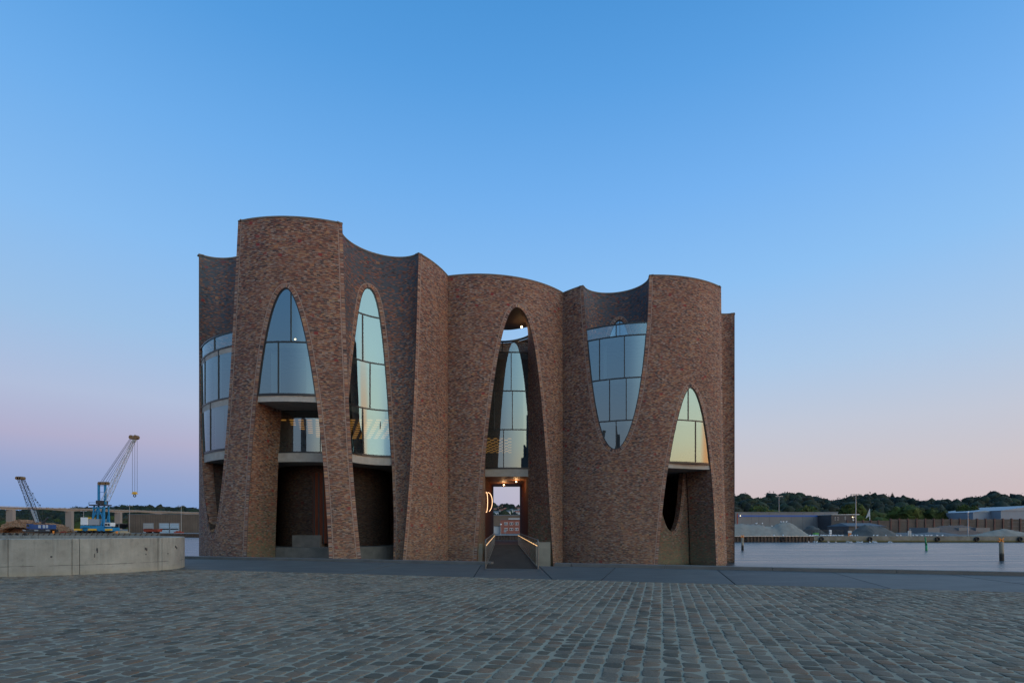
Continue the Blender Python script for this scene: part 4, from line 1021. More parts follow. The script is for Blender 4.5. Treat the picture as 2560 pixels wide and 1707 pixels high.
for (a0, a1), (c0, c1) in (((251,1205),(326,1094)), ((255,1205),(327,1096)), ((263,1206),(330,1100)), ((269,1206),(332,1102)), ((257,1205),(328,1098))): b.bar(C3(a0, a1), C3(c0, c1), .09)
for px in (331, 337, 343): b.bar(C3(px, 1095), C3(px, 1231), .09)
b.build('cable', M['blk'], hc)
b = MB(); b.box(X(330.5), X(343), CY-.4, CY+.4, Z(1235), Z(1232)).box(X(333), X(340.5), CY-.5, CY+.5, Z(1232.5), Z(1229)); b.build('hook_block', M['yellow'], hc)
MB().torus(C3(336.7, 1238.5), .55, .2, (0,1,0), 14, 6).build('hook', M['blk'], hc)
MB().box(X(214), X(231), CY-2.8, CY+.5, Z(1311.5), Z(1293)).build('machinery_cabin', M['white'], hc)
MB().box(X(226), X(258), CY-2.4, CY+2.4, Z(1312), Z(1297)).build('counterweight', M['galv'], hc)
MB().box(X(227), X(235), CY-2.5, CY+1, Z(1296.5), Z(1293)).build('winch_cover', M['yellow'], hc)
cb = MB().box(X(270), X(284), CY-2, CY+1, Z(1315), Z(1306)).build('cab', M['white'], hc)
MB().box(X(271), X(276.5), CY-2.06, CY-2.01, Z(1313.5), Z(1308)).box(X(277.5), X(283), CY-2.06, CY-2.01, Z(1313.5), Z(1308)).build('cab_window', M['frame'], cb)
# dark crawler crane
cc = empty('crawler_crane', (X(103), CY-3, LAND), 0, 'dark blue crawler crane with black lattice boom leaning left in front of the logs', 'crane')
CY2 = CY-4
def D(px, py, dy=0): return Vector(((px-CX)*CY2/F, CY2+dy, EYE+(HZ-py)*CY2/F))
q = lambda p0, p1, py0, py1, d0, d1: (D(p0,0).x, D(p1,0).x, CY2+d0, CY2+d1, D(0,py0).z, D(0,py1).z)
for dy in (-2.4, 1.4): MB().box(*q(72, 134, 1329.5, 1323, dy, dy+1)).build('crawler_track', M['blk'], cc)
MB().box(*q(80, 131, 1322, 1311, -2, 2)).build('house', M['navy'], cc)
ec = MB().box(*q(78, 86, 1320, 1309, -2.3, -.5)).build('cab', M['navy'], cc); MB().box(*q(79, 85, 1316, 1310.5, -2.36, -2.31)).build('cab_window', M['frame'], ec)
for p0, p1 in ((106, 112), (117, 123), (125, 130)):
    for k in range(3): MB().box(*q(p0, p1, 1319-k*2.6, 1317.4-k*2.6, -2.08, -2.01)).build('louvre', M['white'], cc)
for p0, p1 in ((70, 77), (99, 108), (127, 136)): MB().box(*q(p0, p1, 1326.5, 1323.5, -2.6, -2.42)).build('counterweight', M['galv'], cc)
b = MB(); lattice(b, D(95, 1304), D(52, 1196), 1.9, 1.7, 15, .08); b.build('boom', M['blk'], cc)
b = MB(); b.bar(D(97, 1305, -1), D(85, 1275, -1), .7); b.bar(D(90, 1305, 1), D(82, 1275, 1), .6); b.build('boom_foot', M['galv'], cc)
for px in (46, 51, 56): MB().tube(D(px, 1195, -.9), D(px, 1195, .9), .75, n=12).build('boom_sheave', M['ochre'], cc)
b = MB()
for a, c in (((59,1199),(105,1272)), ((57,1200),(100,1270)), ((48,1200),(76,1300)), ((105,1272),(108,1305))): b.bar(D(*a), D(*c), .08)
for px, py in ((70,1215),(82,1233),(88,1249),(94,1255),(100,1262)): b.sphere(D(px, py), .3, 6, 4)
b.build('cable', M['blk'], cc)
b = MB(); b.bar(D(120, 1293), D(105, 1308), .6); b.bar(D(112, 1306), D(118, 1293), .3); b.bar(D(100, 1300), D(112, 1308), .3); b.build('gantry', M['blk'], cc)
# red skip, pipes and low clutter by the hall
M['red'] = noisy('faded red steel', (.20,.035,.02), (.28,.055,.03), .5, .7); M['orange'] = new_mat('orange paint', (.65,.20,.02), .6)
rd = empty('dumper', (hx(388), HY-20, LAND), 0, 'faded red tipper body parked in front of the white roller door', 'vehicle')
xk = lambda px: (px-CX)*242/F
MB().add([(xk(371),239,.0),(xk(405),239,.0),(xk(405),242,.0),(xk(371),242,.0),(xk(370),238.6,1.25),(xk(405.5),238.6,1.25),(xk(405.5),242.4,1.25),(xk(370),242.4,1.25)], [(0,3,2,1),(0,1,5,4),(1,2,6,5),(2,3,7,6),(3,0,4,7),(4,5,6,7)]).build('body', M['red'], rd)
for px in (378, 397): MB().tube((xk(px), 239, LAND+.45), (xk(px), 242, LAND+.45), .45, n=12).build('wheel', M['tyre'], rd)
sk = MB().box(xk(445), xk(463), 239, 241, LAND, LAND+.55).box(xk(449), xk(458), 239.2, 240.6, LAND+.55, LAND+.95).build('pipe_stack', M['red']); tag(sk, 'low red stack lying right of the blue roller doors', 'stack')
pp = MB()
for k in range(3): pp.tube((xk(135+k), 240+k*.8, LAND+.4), (xk(168), 240+k*.8, LAND+.4+.2*(k==1)), .38, n=8)
tag(pp.build('pipe_stack', M['red']), 'rusty red pipes lying beside the log heap', 'pipes')
rm = MB().box(xk(204.5), xk(207), 226.5, 227, LAND+.02, LAND+1.1); tag(rm.build('marker_post', M['orange']), 'orange marker on the quay edge left of the blue crane', 'marker')
rm = MB().box(xk(369), xk(371.5), 222.5, 223, LAND+.02, LAND+1.0); tag(rm.build('marker_post', M['orange']), 'orange marker on the quay edge in front of the red tipper', 'marker')
# ---- lamp masts
def mast(px, top, Y, label, heads=4, w=.16, lamp_=False):
    x = (px-CX)*Y/F; zt = EYE+(HZ-top)*Y/F; t = empty('lamp_mast', (x, Y, LAND), 0, label, 'lamp mast', 'lamp masts round the harbour')
    MB().tube((x, Y, LAND), (x, Y, zt), w, w*.55, 8).build('pole', M['galv'], t)
    if heads:
        MB().bar((x-1.2, Y, zt), (x+1.2, Y, zt), .12).build('cross_arm', M['galv'], t)
        for k in range(heads): xx = x-1.2+2.4*k/(heads-1); MB().box(xx-.32, xx+.32, Y-.3, Y+.2, zt-.12, zt+.16).build('floodlight', M['galv'], t)
    else: MB().sphere((x, Y, zt+.1), .3, 8, 6).build('lamp_head', M['white'], t)
mast(1947.6, 1240.5, 235, 'slim grey floodlight mast standing behind the pale gravel heap'); mast(2139.7, 1236, 160, 'tall grey floodlight mast right of the dark office block')
mast(2420, 1281, 157, 'short grey lamp post with round head in front of the bay wall', 0, .14)
mast(209, 1277, 258, 'thin lamp mast between the log heap and the blue crane', 2, .12); mast(324, 1264, 255, 'thin double headed lamp mast at the corner of the brown hall', 2, .13)
mast(453, 1264, 255, 'thin double headed lamp mast in front of the right part of the brown hall', 2, .13)
# ---- grey warehouse with a blue stripe and the dark office block
WY = 232; wx = lambda px: (px-CX)*WY/F; wz = lambda py: EYE+(HZ-py)*WY/F
M['wgrey'] = noisy('grey sandwich panels', (.13,.13,.13), (.165,.165,.165), .2, .6); M['wblue'] = new_mat('blue facade stripe', (.012,.085,.30), .5)
wh = empty('warehouse', (wx(1940), WY+30, LAND), 0, 'long flat grey warehouse with a blue stripe at the foot of the wooded hill', 'building')
edges = [1838, 1879, 1897, 1924, 1952, 1978, 2006, 2034, 2062, 2095]
MB().box(wx(1838), wx(2095), WY+.06, WY+60, LAND, wz(1281.5)).build('wall', M['grooves'], wh)
for a, c in zip(edges[:-1], edges[1:]): MB().box(wx(a)+.04, wx(c)-.04, WY, WY+.05, LAND, wz(1281)).build('panel', M['wgrey'], wh)
MB().box(wx(1837.5), wx(2095.5), WY-.1, WY+60.3, wz(1280.8), wz(1279)).build('roof', M['roofgrey'], wh)
MB().box(wx(1845), wx(2044), WY-.07, WY-.005, wz(1291.3), wz(1287.2)).build('facade_stripe', M['wblue'], wh)
MB().box(wx(1842), wx(1844.6), WY-.09, WY-.01, LAND, wz(1283)).build('end_panel', M['red'], wh)
MB().sphere((wx(1850), WY-.4, wz(1288.8)), .2).build('wall_lamp', M['yardlamp'], wh)
M['off'] = noisy('dark grey facade boards', (.04,.04,.044), (.06,.058,.062), .4, .6)
of = empty('office_block', (wx(2070), WY-6, LAND), 0, 'dark two storey office block with small windows in front of the grey warehouse', 'building')
MB().box(wx(2044), wx(2090), WY-10, WY-.2, LAND, wz(1288)).build('wall', M['off'], of)
MB().add([(wx(2043.5), WY-10.2, wz(1288)), (wx(2110.5), WY-10.2, wz(1288)), (wx(2110.5), WY-.1, wz(1288)), (wx(2043.5), WY-.1, wz(1288)), (wx(2043.5), WY-10.2, wz(1287)), (wx(2110.5), WY-10.2, wz(1285.6)), (wx(2110.5), WY-.1, wz(1285.6)), (wx(2043.5), WY-.1, wz(1287))],
         [(0,3,2,1), (4,5,6,7), (0,1,5,4), (1,2,6,5), (2,3,7,6), (3,0,4,7)]).build('roof', M['jib'], of)
for px, py, w, h in ((2053,1297,2.2,8), (2059.5,1297,4,7), (2077,1295.5,2.4,8), (2053,1315.5,2.4,7), (2061,1315.5,4.5,7), (2071,1315.5,2.5,7), (2077,1315.5,4.5,8)):
    f_ = MB().box(wx(px-w/2), wx(px+w/2), WY-10.1, WY-10.01, wz(py+h/2), wz(py-h/2)).build('window', M['jib'], of)
    MB().box(wx(px-w/2)+.12, wx(px+w/2)-.12, WY-10.14, WY-10.11, wz(py+h/2)+.12, wz(py-h/2)-.12).build('pane', M['frame'], f_)
MB().box(wx(2090), wx(2116), WY-12, WY-.2, LAND, wz(1305)).build('stair_tower', M['off'], of)
MB().box(wx(2090.2), wx(2106), WY-9, WY-.2, wz(1304.8), wz(1288.2)).build('upper_storey', M['off'], of)
dd = MB().box(wx(2098.5), wx(2106), WY-9.15, WY-9.02, wz(1304.8), wz(1292)).build('door', M['white'], of)
MB().box(wx(2100.5), wx(2104), WY-9.2, WY-9.16, wz(1300), wz(1293.5)).build('pane', M['frame'], dd)
MB().sphere((wx(2097), WY-9.4, wz(1293)), .2).build('wall_lamp', M['yardlamp'], of)
MB().box(wx(2090.5), wx(2105.5), WY-12.1, WY-12.01, wz(1327), wz(1315.5)).build('garage_door', M['wgrey'], of)
fl = empty('flagpole', (wx(2116.5), WY-15, LAND), 0, 'white pole with a hanging pennant beside the dark office block', 'flagpole')
MB().tube((wx(2116.5), WY-15, LAND), (wx(2116.5), WY-15, wz(1274)), .14, .09, 8).build('pole', M['white'], fl)
MB().add([(wx(2116), WY-15, wz(1275)), (wx(2116), WY-15, wz(1291)), (wx(2108.5), WY-14.6, wz(1297)), (wx(2116), WY-14.95, wz(1275)), (wx(2116), WY-14.95, wz(1291)), (wx(2108.5), WY-14.55, wz(1297))], [(0,1,2), (3,5,4), (0,3,4,1), (1,4,5,2), (2,5,3,0)]).build('pennant', M['jib'], fl)
# fence, green box, boards in the yard
fe = empty('yard_fence', (wx(2040), 165, LAND), 0, 'dark steel bar fence between the gravel heaps and the office block', 'fence')
b = MB(); xf = lambda px: (px-CX)*165/F
for i in range(90): x = xf(2010)+(xf(2108)-xf(2010))*i/89; b.box(x-.02, x+.02, 165, 165.04, LAND, LAND+1.7)
b.build('bar', M['blk'], fe)['kind'] = 'stuff'
for z in (.2, 1.6): MB().box(xf(2010), xf(2108), 164.97, 165.07, LAND+z, LAND+z+.06).build('rail', M['blk'], fe)
for px in (2010, 2030, 2050, 2070, 2090, 2108): MB().box(xf(px)-.06, xf(px)+.06, 164.95, 165.09, LAND, LAND+1.8).build('post', M['blk'], fe)
XQ = lambda px: (px-CX)*150/F
gb = MB().box(XQ(2037), XQ(2047), 150, 151, LAND, LAND+.8).box(XQ(2036.6), XQ(2047.4), 149.9, 151.1, LAND+.8, LAND+.9); tag(gb.build('grit_box', new_mat('green plastic', (.04,.28,.05), .5)), 'green grit box in front of the dark fence', 'box')
ws = empty('gauge_post', (XQ(2066), 148, LAND), 0, 'white stepped gauge post at the quay edge below the office windows', 'post')
for k in range(3): MB().box(XQ(2063.4), XQ(2068.6), 148, 148.3, LAND+.05+k*.62, LAND+.5+k*.62).build('board', M['white'], ws)
MB().box(XQ(2065.4), XQ(2066.6), 148.3, 148.4, LAND, LAND+1.9).build('pole', M['blk'], ws)
sb = empty('quay_sign', (XQ(2113), 148, LAND), 0, 'white sign board standing on two orange legs at the quay edge', 'sign')
MB().box(XQ(2109), XQ(2118), 148, 148.1, LAND+.85, LAND+1.5).build('board', M['jib'], sb)
for px in (2111.3, 2115.7): MB().box(XQ(px-1.2), XQ(px+1.2), 148.0, 148.12, LAND, LAND+.84).build('leg', M['orange'], sb)
ub = empty('bollard', (XQ(2261), 148, LAND), 0, 'pale twin post bollard on the quay between the dark heap and the green buoy', 'bollard')
for px in (2259, 2263.4): MB().box(XQ(px-1.5), XQ(px+1.5), 148, 148.3, LAND, LAND+1.45).build('post', M['jib'], ub)
MB().box(XQ(2257.4), XQ(2265), 148.02, 148.28, LAND+1.46, LAND+1.6).build('cap', M['coping'], ub); MB().sphere((XQ(2262.6), 148.15, LAND+1.78), .15).build('lamp_cap', M['jib'], ub)
# ---- low shed, bay wall of panels between steel posts, pale blue hall
SY = 178; sx = lambda px: (px-CX)*SY/F; sz = lambda py: EYE+(HZ-py)*SY/F
shd = empty('low_shed', (sx(2170), SY+5, LAND), 0, 'low dark shed with a pale blue grey pitched roof behind the dark gravel heap', 'shed')
MB().box(sx(2122), sx(2214), SY, SY+12, LAND, sz(1314)).build('wall', M['off'], shd)
MB().add([(sx(2121), SY-.4, sz(1315)), (sx(2216), SY-.4, sz(1315)), (sx(2205), SY+6, sz(1306.5)), (sx(2128), SY+6, sz(1306.5)), (sx(2121), SY+12.4, sz(1315)), (sx(2216), SY+12.4, sz(1315))], [(0,1,2,3), (3,2,5,4), (0,3,4), (1,5,2)]).build('roof', noisy('blue grey roof sheets', (.06,.07,.08), (.08,.092,.105), .5, .7), shd)
BY = 205; bx = lambda px: (px-CX)*BY/F; bz = lambda py: EYE+(HZ-py)*BY/F
M['bay'] = noisy('stained bay wall panels', (.060,.048,.040), (.115,.092,.074), .25, .85); M['baypost'] = noisy('rusty red steel post', (.085,.042,.034), (.12,.058,.045), .6, .7)
bw = empty('bay_wall', (bx(2380), BY, LAND), 0, 'long stained panel wall of the storage bays held by rusty red posts', 'wall')
pxs_ = list(np.arange(2118, 2212, 19.5))+list(np.arange(2226, 2640, 21.6))
for i, px in enumerate(pxs_):
    top = 1297+(0 if px > 2212 else 4)
    nx = pxs_[i+1] if i+1 < len(pxs_) else px+21.6
    MB().box(bx(px)-.22, bx(px)+.22, BY-.35, BY+.3, LAND, bz(top-1.6)).build('post', M['baypost'], bw)
    zt = bz(top); z = LAND; k = 0
    while z < zt-.1: z2 = min(z+1.55, zt); MB().box(bx(px)+.24, bx(nx)-.24, BY-.05-.03*(k % 2), BY+.1, z, z2-.05).build('panel', M['bay'], bw); z = z2; k += 1
pb = MB().box(bx(2160), bx(2520), BY+.2, BY+.3, LAND, bz(1301)); pb.build('backing', M['off'], bw)
for p0, p1, tx, mt in ((2320, 2349, 'pale grey bay divider left of the dark opening', 'wgrey'), (2397, 2424, 'pale grey bay divider behind the short lamp post', 'wgrey'), (2440, 2475, 'pale grey bay divider right of the brown earth heap', 'wgrey')):
    Yp = 186; o = MB().box((p0-CX)*Yp/F, (p1-CX)*Yp/F, Yp, Yp+.4, LAND, EYE+(HZ-1318.5)*Yp/F).box((p0-CX)*Yp/F, (p0-CX)*Yp/F+.4, Yp+.42, Yp+9, LAND, EYE+(HZ-1318.5)*Yp/F).build('bay_divider', M[mt]); tag(o, tx, 'wall', 'storage bay dividers')
PY = 285; pxx = lambda px: (px-CX)*PY/F; pz = lambda py: EYE+(HZ-py)*PY/F
M['pale'] = noisy('pale blue cladding', (.17,.20,.235), (.20,.23,.265), .1, .6); M['pale_r'] = new_mat('light metal roof', (.22,.25,.28), .6)
ph = empty('pale_hall', (pxx(2530), PY+20, LAND), 0, 'pale blue grey metal hall with a shallow pitched roof above the bay wall', 'building')
MB().box(pxx(2457), pxx(2506), PY+6, PY+40, LAND, pz(1279)).build('wall', M['pale'], ph)
MB().box(pxx(2502), pxx(2760), PY, PY+40, LAND, pz(1275.6)).build('wall', M['pale'], ph)
def gable(p0, pa, p1, ye, ya, y0, y1, nm):
    v = [(pxx(p0), y0, pz(ye)), (pxx(pa), y0, pz(ya)), (pxx(p1), y0, pz(ye)), (pxx(p0), y1, pz(ye)), (pxx(pa), y1, pz(ya)), (pxx(p1), y1, pz(ye))]
    MB().add(v, [(0,1,2)[::-1], (3,4,5), (0,3,4,1)[::-1], (1,4,5,2)[::-1], (0,2,5,3)]).build(nm, M['pale_r'], ph)
gable(2456, 2487, 2508, 1279, 1274.5, PY+5.7, PY+40, 'roof'); gable(2500, 2600, 2762, 1275.6, 1262, PY-.3, PY+40.5, 'roof')
# ---- what shows through the passage: red brick office, brown hall, hillside houses
RY = 212; rx = lambda px: (px-CX)*RY/F; rz_ = lambda py: EYE+(HZ-py)*RY/F
M['redbrick'] = noisy('red brickwork', (.20,.07,.05), (.27,.10,.07), 1.5, .8, .2)
rb_ = empty('red_brick_office', (rx(1290), RY+8, LAND), 0, 'red brick office seen through the passage under the building', 'building')
MB().box(rx(1251), rx(1345), RY, RY+14, LAND, rz_(1299)).build('wall', M['redbrick'], rb_)
MB().box(rx(1250.5), rx(1345.5), RY-.2, RY+14.2, rz_(1298.8), rz_(1297.6)).build('roof', M['roofgrey'], rb_)
MB().box(rx(1271), rx(1300), RY+3, RY+9, rz_(1297.4), rz_(1294.5)).build('roof_light', M['jib'], rb_)
for py in (1308.5, 1322.5):
    for px in (1265, 1278.5, 1292, 1306, 1320):
        w_ = MB().box(rx(px-4.3), rx(px+4.3), RY-.08, RY-.01, rz_(py+3.2), rz_(py-3.2)).build('window', M['white'], rb_)
        for s_ in (-1, 1): MB().box(rx(px+s_*2.15-1.5), rx(px+s_*2.15+1.5), RY-.12, RY-.09, rz_(py+2.4), rz_(py-2.4)).build('pane', M['frame'], w_)
GY = 300; gx = lambda px: (px-CX)*GY/F; gz = lambda py: EYE+(HZ-py)*GY/F
bh = empty('brown_hall', (gx(1260), GY+15, LAND), 0, 'plain brown hall behind the red brick office', 'building')
MB().box(gx(1150), gx(1400), GY, GY+30, LAND, gz(1288.5)).build('wall', M['brown'], bh); MB().box(gx(1149), gx(1401), GY-.2, GY+30.2, gz(1288.3), gz(1286.2)).build('roof', M['roofgrey'], bh)
lw = empty('white_shed', (rx(1242), RY+2, LAND), 0, 'small white shed left of the red brick office', 'shed')
MB().box(rx(1234), rx(1250), RY+2, RY+8, LAND, rz_(1315)).build('wall', M['jib'], lw); MB().box(rx(1233.6), rx(1250.4), RY+1.8, RY+8.2, rz_(1314.9), rz_(1313.8)).build('roof', M['roofgrey'], lw)
mast(1252, 1311, 180, 'white pole on the far quay seen through the passage', 0, .10)
sg = MB().box((1259.5-CX)*175/F, (1266-CX)*175/F, 175, 175.1, EYE+(HZ-1329.5)*175/F, EYE+(HZ-1324.5)*175/F).box((1262.3-CX)*175/F, (1263.2-CX)*175/F, 175.1, 175.2, LAND, EYE+(HZ-1325)*175/F)
tag(sg.build('quay_board', M['pale_r']), 'pale board on the far quay in front of the red brick office', 'sign')
M['tile_r'] = noisy('red roof tiles', (.20,.075,.05), (.26,.10,.065), .3, .8); M['cream'] = noisy('pale house render', (.42,.38,.34), (.5,.46,.42), .3, .8)
hs = [(1240,1281,'white','grey',9), (1247,1270,'cream','red',10), (1253,1276,'cream','red',9), (1258,1266,'cream','red',9), (1265,1272,'redbrick','red',10), (1268,1279,'white','grey',11), (1275,1275,'white','grey',13), (1279,1267,'redbrick','red',9),
      (1285,1270,'cream','red',9), (1289,1277,'white','grey',9), (1294,1280,'white','red',8), (1297,1271,'cream','red',9), (1236,1273,'redbrick','red',9), (1303,1276,'white','grey',9)]
for i, (px, py, wm, rm_, w) in enumerate(hs):
    Y = 1450-(py-1264)*27; x = (px-CX)*Y/F; z = EYE+(HZ-py)*Y/F; h = 4.2; rz0 = random.uniform(-.5, .5)
    wn_ = {'white':'white', 'cream':'cream coloured', 'redbrick':'brick'}[wm]; rn = {'red':'red tiled', 'grey':'grey'}[rm_]
    t = empty('house', (x, Y, z-h), rz0, f'{wn_} house, {rn} roof, {"high on" if py < 1270 else "upper on" if py < 1273 else "half way up" if py < 1277.5 else "at the foot of"} the slope, {"left part" if px < 1257 else "middle" if px < 1277 else "right part" if px < 1291 else "far right"} of the passage', 'house', 'houses on the hill')
    hw, hd = w*.52, 4.2
    a = MB().box(-hw, hw, -hd, hd, -6, h-.05).build('wall', M[wm], None); a.parent = t
    a = MB().add([(-hw-.3,-hd-.4,h),(hw+.3,-hd-.4,h),(hw+.3,hd+.4,h),(-hw-.3,hd+.4,h),(-hw-.3,0,h+3),(hw+.3,0,h+3)], [(0,3,2,1),(0,1,5,4),(2,3,4,5),(0,4,3),(1,2,5)]).build('roof', M['tile_r' if rm_ == 'red' else 'roofgrey'], None); a.parent = t
    for k in (-1, 0, 1): a = MB().box(k*hw*.6-.5, k*hw*.6+.5, -hd-.06, -hd-.01, 1.2, 2.7).build('window', M['frame'], None); a.parent = t
# ------------------------------------------------------------------ things in the water
M['post'] = m = noisy('weathered timber post', (.20,.15,.10), (.30,.23,.16), 2, .85, .4, 12, (1,1,.2)); g = NG(m); bc = g.b.inputs['Base Color'].links[0].from_socket
sp_ = g.n('SeparateXYZ'); g.L.new(g.pos(), sp_.inputs[0]); g.L.new(g.mix(g.range(sp_.outputs[2], -1.5, -1.2), (.035,.028,.02), bc), g.b.inputs['Base Color'])
def mooring(px, base, top, w, label, lean=0):
    Y = (EYE-WATER)*F/(base-HZ); x = (px-CX)*Y/F; zt = EYE+(HZ-top)*Y/F; r = w*Y/F/2
    t = empty('mooring_post', (x, Y, WATER), 0, label, 'mooring post', 'mooring posts in the harbour')
    MB().tube((x+lean, Y, -4), (x, Y, zt), r*1.05, r, 14).build('post', M['post'], t, True)
    b = MB(); s_ = r*1.35; zc = zt+s_*.75
    for sx_ in (-1, 1): b.bar((x-s_*sx_, Y, zc-s_*.75), (x+s_*sx_, Y, zc+s_*.75), r*.5, .12)
    b.bar((x-s_*1.1, Y+.13, zc-.1), (x+s_*1.1, Y+.13, zc-.1), r*.35, .1)
    b.build('cross_mark', M['orange'], t)
mooring(1856, 1375, 1343, 5.6, 'thin mooring post with orange cross close to the brick building', .05); mooring(2503, 1401, 1354, 9.2, 'thick mooring post with orange cross at the right of the view', .12)
Y = 3.84*F/(1375.5-HZ); x = (2315-CX)*Y/F
bu = empty('channel_buoy', (x, Y, WATER), 0, 'slim green channel buoy floating between the two mooring posts', 'buoy'); gm = new_mat('green buoy paint', (.01,.22,.08), .45)
MB().tube((x+.12, Y, -3), (x+.04, Y, WATER+.9), .20, .17, 14, True).tube((x+.04, Y, WATER+.9), (x-.12, Y, WATER+2.0), .17, .08, 14).build('body', gm, bu, True)
MB().tube((x-.13, Y, WATER+2.0), (x-.13, Y, WATER+2.3), .17, .12, 10).build('top_mark', gm, bu)
# gulls
gv = MB().sphere((0,0,.16), .17, 8, 6, (1.35,.75,.72)).sphere((.20,0,.30), .075, 6, 5).bar((.26,0,.29), (.34,0,.28), .03).add([(-.2,-.06,.17),(-.2,.06,.17),(-.42,0,.2),(-.2,0,.21)], [(0,1,2),(0,3,2),(1,2,3)]).bar((.0,.04,.0), (.0,.04,.1), .02).bar((.0,-.04,.0), (.0,-.04,.1), .02)
M['gull'] = new_mat('white plumage', (.72,.72,.72), .8); g0 = None
spots = [(px, 'q') for px in [1935,1958]+[2024+i*5.2+random.uniform(-2,2) for i in range(17)]+[2126,2131,2138,2144,2184,2193,2215,2243,2252,2283,2292,2305,2316,2321,2328,2343,2356]]+[(px, 'w') for px in (2022,2035,2041,2072,2090,2117,2124,2129,2143,2148,2154,2175,2183,2187,2191,2222,2228)]+\
        [(1953,'h1'),(1959,'h1'),(1966,'h1'),(1906,'h2'),(1930,'h3'),(1891,'h2')]
for px, k in spots:
    if g0 is None: o = g0 = gv.build('gull', M['gull'], None, True)
    else: o = g0.copy(); S.collection.objects.link(o)
    x = (px-CX)*146/F
    if k == 'q': Y, z = qy(x)+random.uniform(.1, .5), LAND+.02
    elif k == 'w': Y, z = qy(x)-random.uniform(1, 5), WATER-.1
    else: Y, z = 153, EYE+(HZ-{'h1':1305.5, 'h2':1309.5, 'h3':1316}[k])*153/F
    o.location = ((px-CX)*Y/F, Y, z); o.rotation_euler = (0, 0, random.uniform(0, 6.28)); o.scale = (1.15,)*3
    tag(o, {'q':'small white gull standing on the far quay edge', 'w':'small white gull floating on the water below the far quay'}.get(k, 'small white gull standing on the crest of the pale gravel heap'), 'gull', {'q':'gulls on the far quay edge', 'w':'gulls on the water'}.get(k, 'gulls on the pale heap'))
# ------------------------------------------------------------------ footbridge from the kerb to the middle arch
M['deck'] = noisy('dark rusty bridge deck', (.034,.024,.018), (.055,.039,.029), .8, .85, .15, 40, (2,.3,1), spec=.08); M['rail'] = new_mat('weathered bronze steel rail', (.15,.135,.115), .45, .5)
NL, NR = onz(1214, 1423), onz(1345, 1424.5); FLx, FRx, FY = at(1237.5, 1358, 50.6).x, at(1294.5, 1358, 50.6).x, 50.6
fb = empty('footbridge', (0, 30, 0), 0, 'narrow footbridge with lit steel railings leading from the kerb into the middle arch', 'footbridge')
n0, n1 = Vector((NL.x, NL.y, 0)), Vector((NR.x, NR.y, 0)); f0, f1 = Vector((FLx-.02, FY, 0)), Vector((FRx+.02, FY, 0))
vs = [n0, n1, f1, f0]; MB().add([v+Vector((0,0,-.30)) for v in vs]+[v+Vector((0,0,.035)) for v in vs], [(0,3,2,1),(4,5,6,7),(0,1,5,4),(1,2,6,5),(2,3,7,6),(3,0,4,7)]).build('deck', M['deck'], fb)
MB().add([n0+Vector((-.08,-.45,.006)), n1+Vector((.12,-.45,.006)), n1+Vector((.04,.0,.042)), n0+Vector((0,0,.042))], [(0,1,2,3)]).build('threshold_plate', M['slate'], fb)
for a, c, sgn in ((n0, f0, 1), (n1, f1, -1)):
    L = (c-a).length; d = (c-a).normalized(); side = Vector((d.y, -d.x, 0))*-sgn*.0
    a2 = a+Vector((0,0,.03)); pt = lambda t, z: a2+d*t+Vector((0,0,z))
    rl = empty('railing', tuple(a2), 0, parent=fb); rl.matrix_parent_inverse = chain(fb).inverted()
    b = MB(); b.tube(pt(.14,1.12), pt(L,1.12), .02, n=8); b.tube(pt(0,1.0), pt(.04,1.08), .026, n=8); b.tube(pt(.04,1.08), pt(.14,1.12), .026, n=8); b.tube(pt(0,0), pt(0,1.0), .026, n=8); b.build('handrail', M['rail'], rl)
    b = MB().bar(pt(0,.05), pt(L,.05), .02, .06).bar(pt(.0,.92), pt(L,.92), .03, .03); b.build('rail_bar', M['rail'], rl)
    n = 15
    for i in range(1, n+1):
        t = L*i/n; MB().bar(pt(t,0), pt(t,1.1), .03, .014).build('post', M['rail'], rl)
    for i in range(n):
        t0, t1 = L*i/n+.35, L*(i+1)/n-.35
        MB().bar(pt(t0,.890), pt(t1,.890), .035, .02).build('rail_light', M['lampstrip'] if 'lampstrip' in M else M.setdefault('lampstrip', new_mat('warm light strip', (1,.7,.4), emit=(1,.56,.22), estr=1.8)), rl)
        b = MB()
        tt = L*(i+.5)/n; b.bar(pt(tt,.10), pt(tt,.90), .010, .014)
        b.bar(pt(L*i/n+.1,.45), pt(L*(i+1)/n-.1,.14), .012); b.build('baluster', M['rail'], rl)
# ------------------------------------------------------------------ curved concrete wall in the left foreground
cp = [(-34,14.2), (-26,15.0), (-21,15.9), (-18.6,16.5), (-16.8,17.1), (-15.6,17.6), (-14.65,18.15), (-14.0,18.8), (-13.5,19.6), (-13.22,20.4), (-13.4,21.2), (-13.9,22.1), (-14.9,23.0), (-16.5,24.0), (-20,25.0), (-28,26), (-38,26.5)]
def crom(P_, n=6):
    out = []
    for i in range(len(P_)-1):
        p0 = np.array(P_[max(0,i-1)]); p1 = np.array(P_[i]); p2 = np.array(P_[i+1]); p3 = np.array(P_[min(len(P_)-1,i+2)])
        for k in range(n): t = k/n; out.append(.5*((2*p1)+(-p0+p2)*t+(2*p0-5*p1+4*p2-p3)*t*t+(-p0+3*p1-3*p2+p3)*t**3))
    out.append(np.array(P_[-1])); return out
cc_ = crom(cp); HT = 1.25; TH = .5
m = new_mat('cast concrete', rough=.75, spec=.3); g = NG(m); uvn = g.n('UVMap').outputs[0]; se = g.n('SeparateXYZ'); g.L.new(uvn, se.inputs[0])
c1 = g.mix(g.range(g.noise(uvn, .9, 5, .65), .32, .68), (.20,.185,.155), (.34,.315,.265)); c1 = g.mix(g.range(g.noise(uvn, 5, 5, .7), .55, .75, 0, .6), c1, (.13,.125,.11))
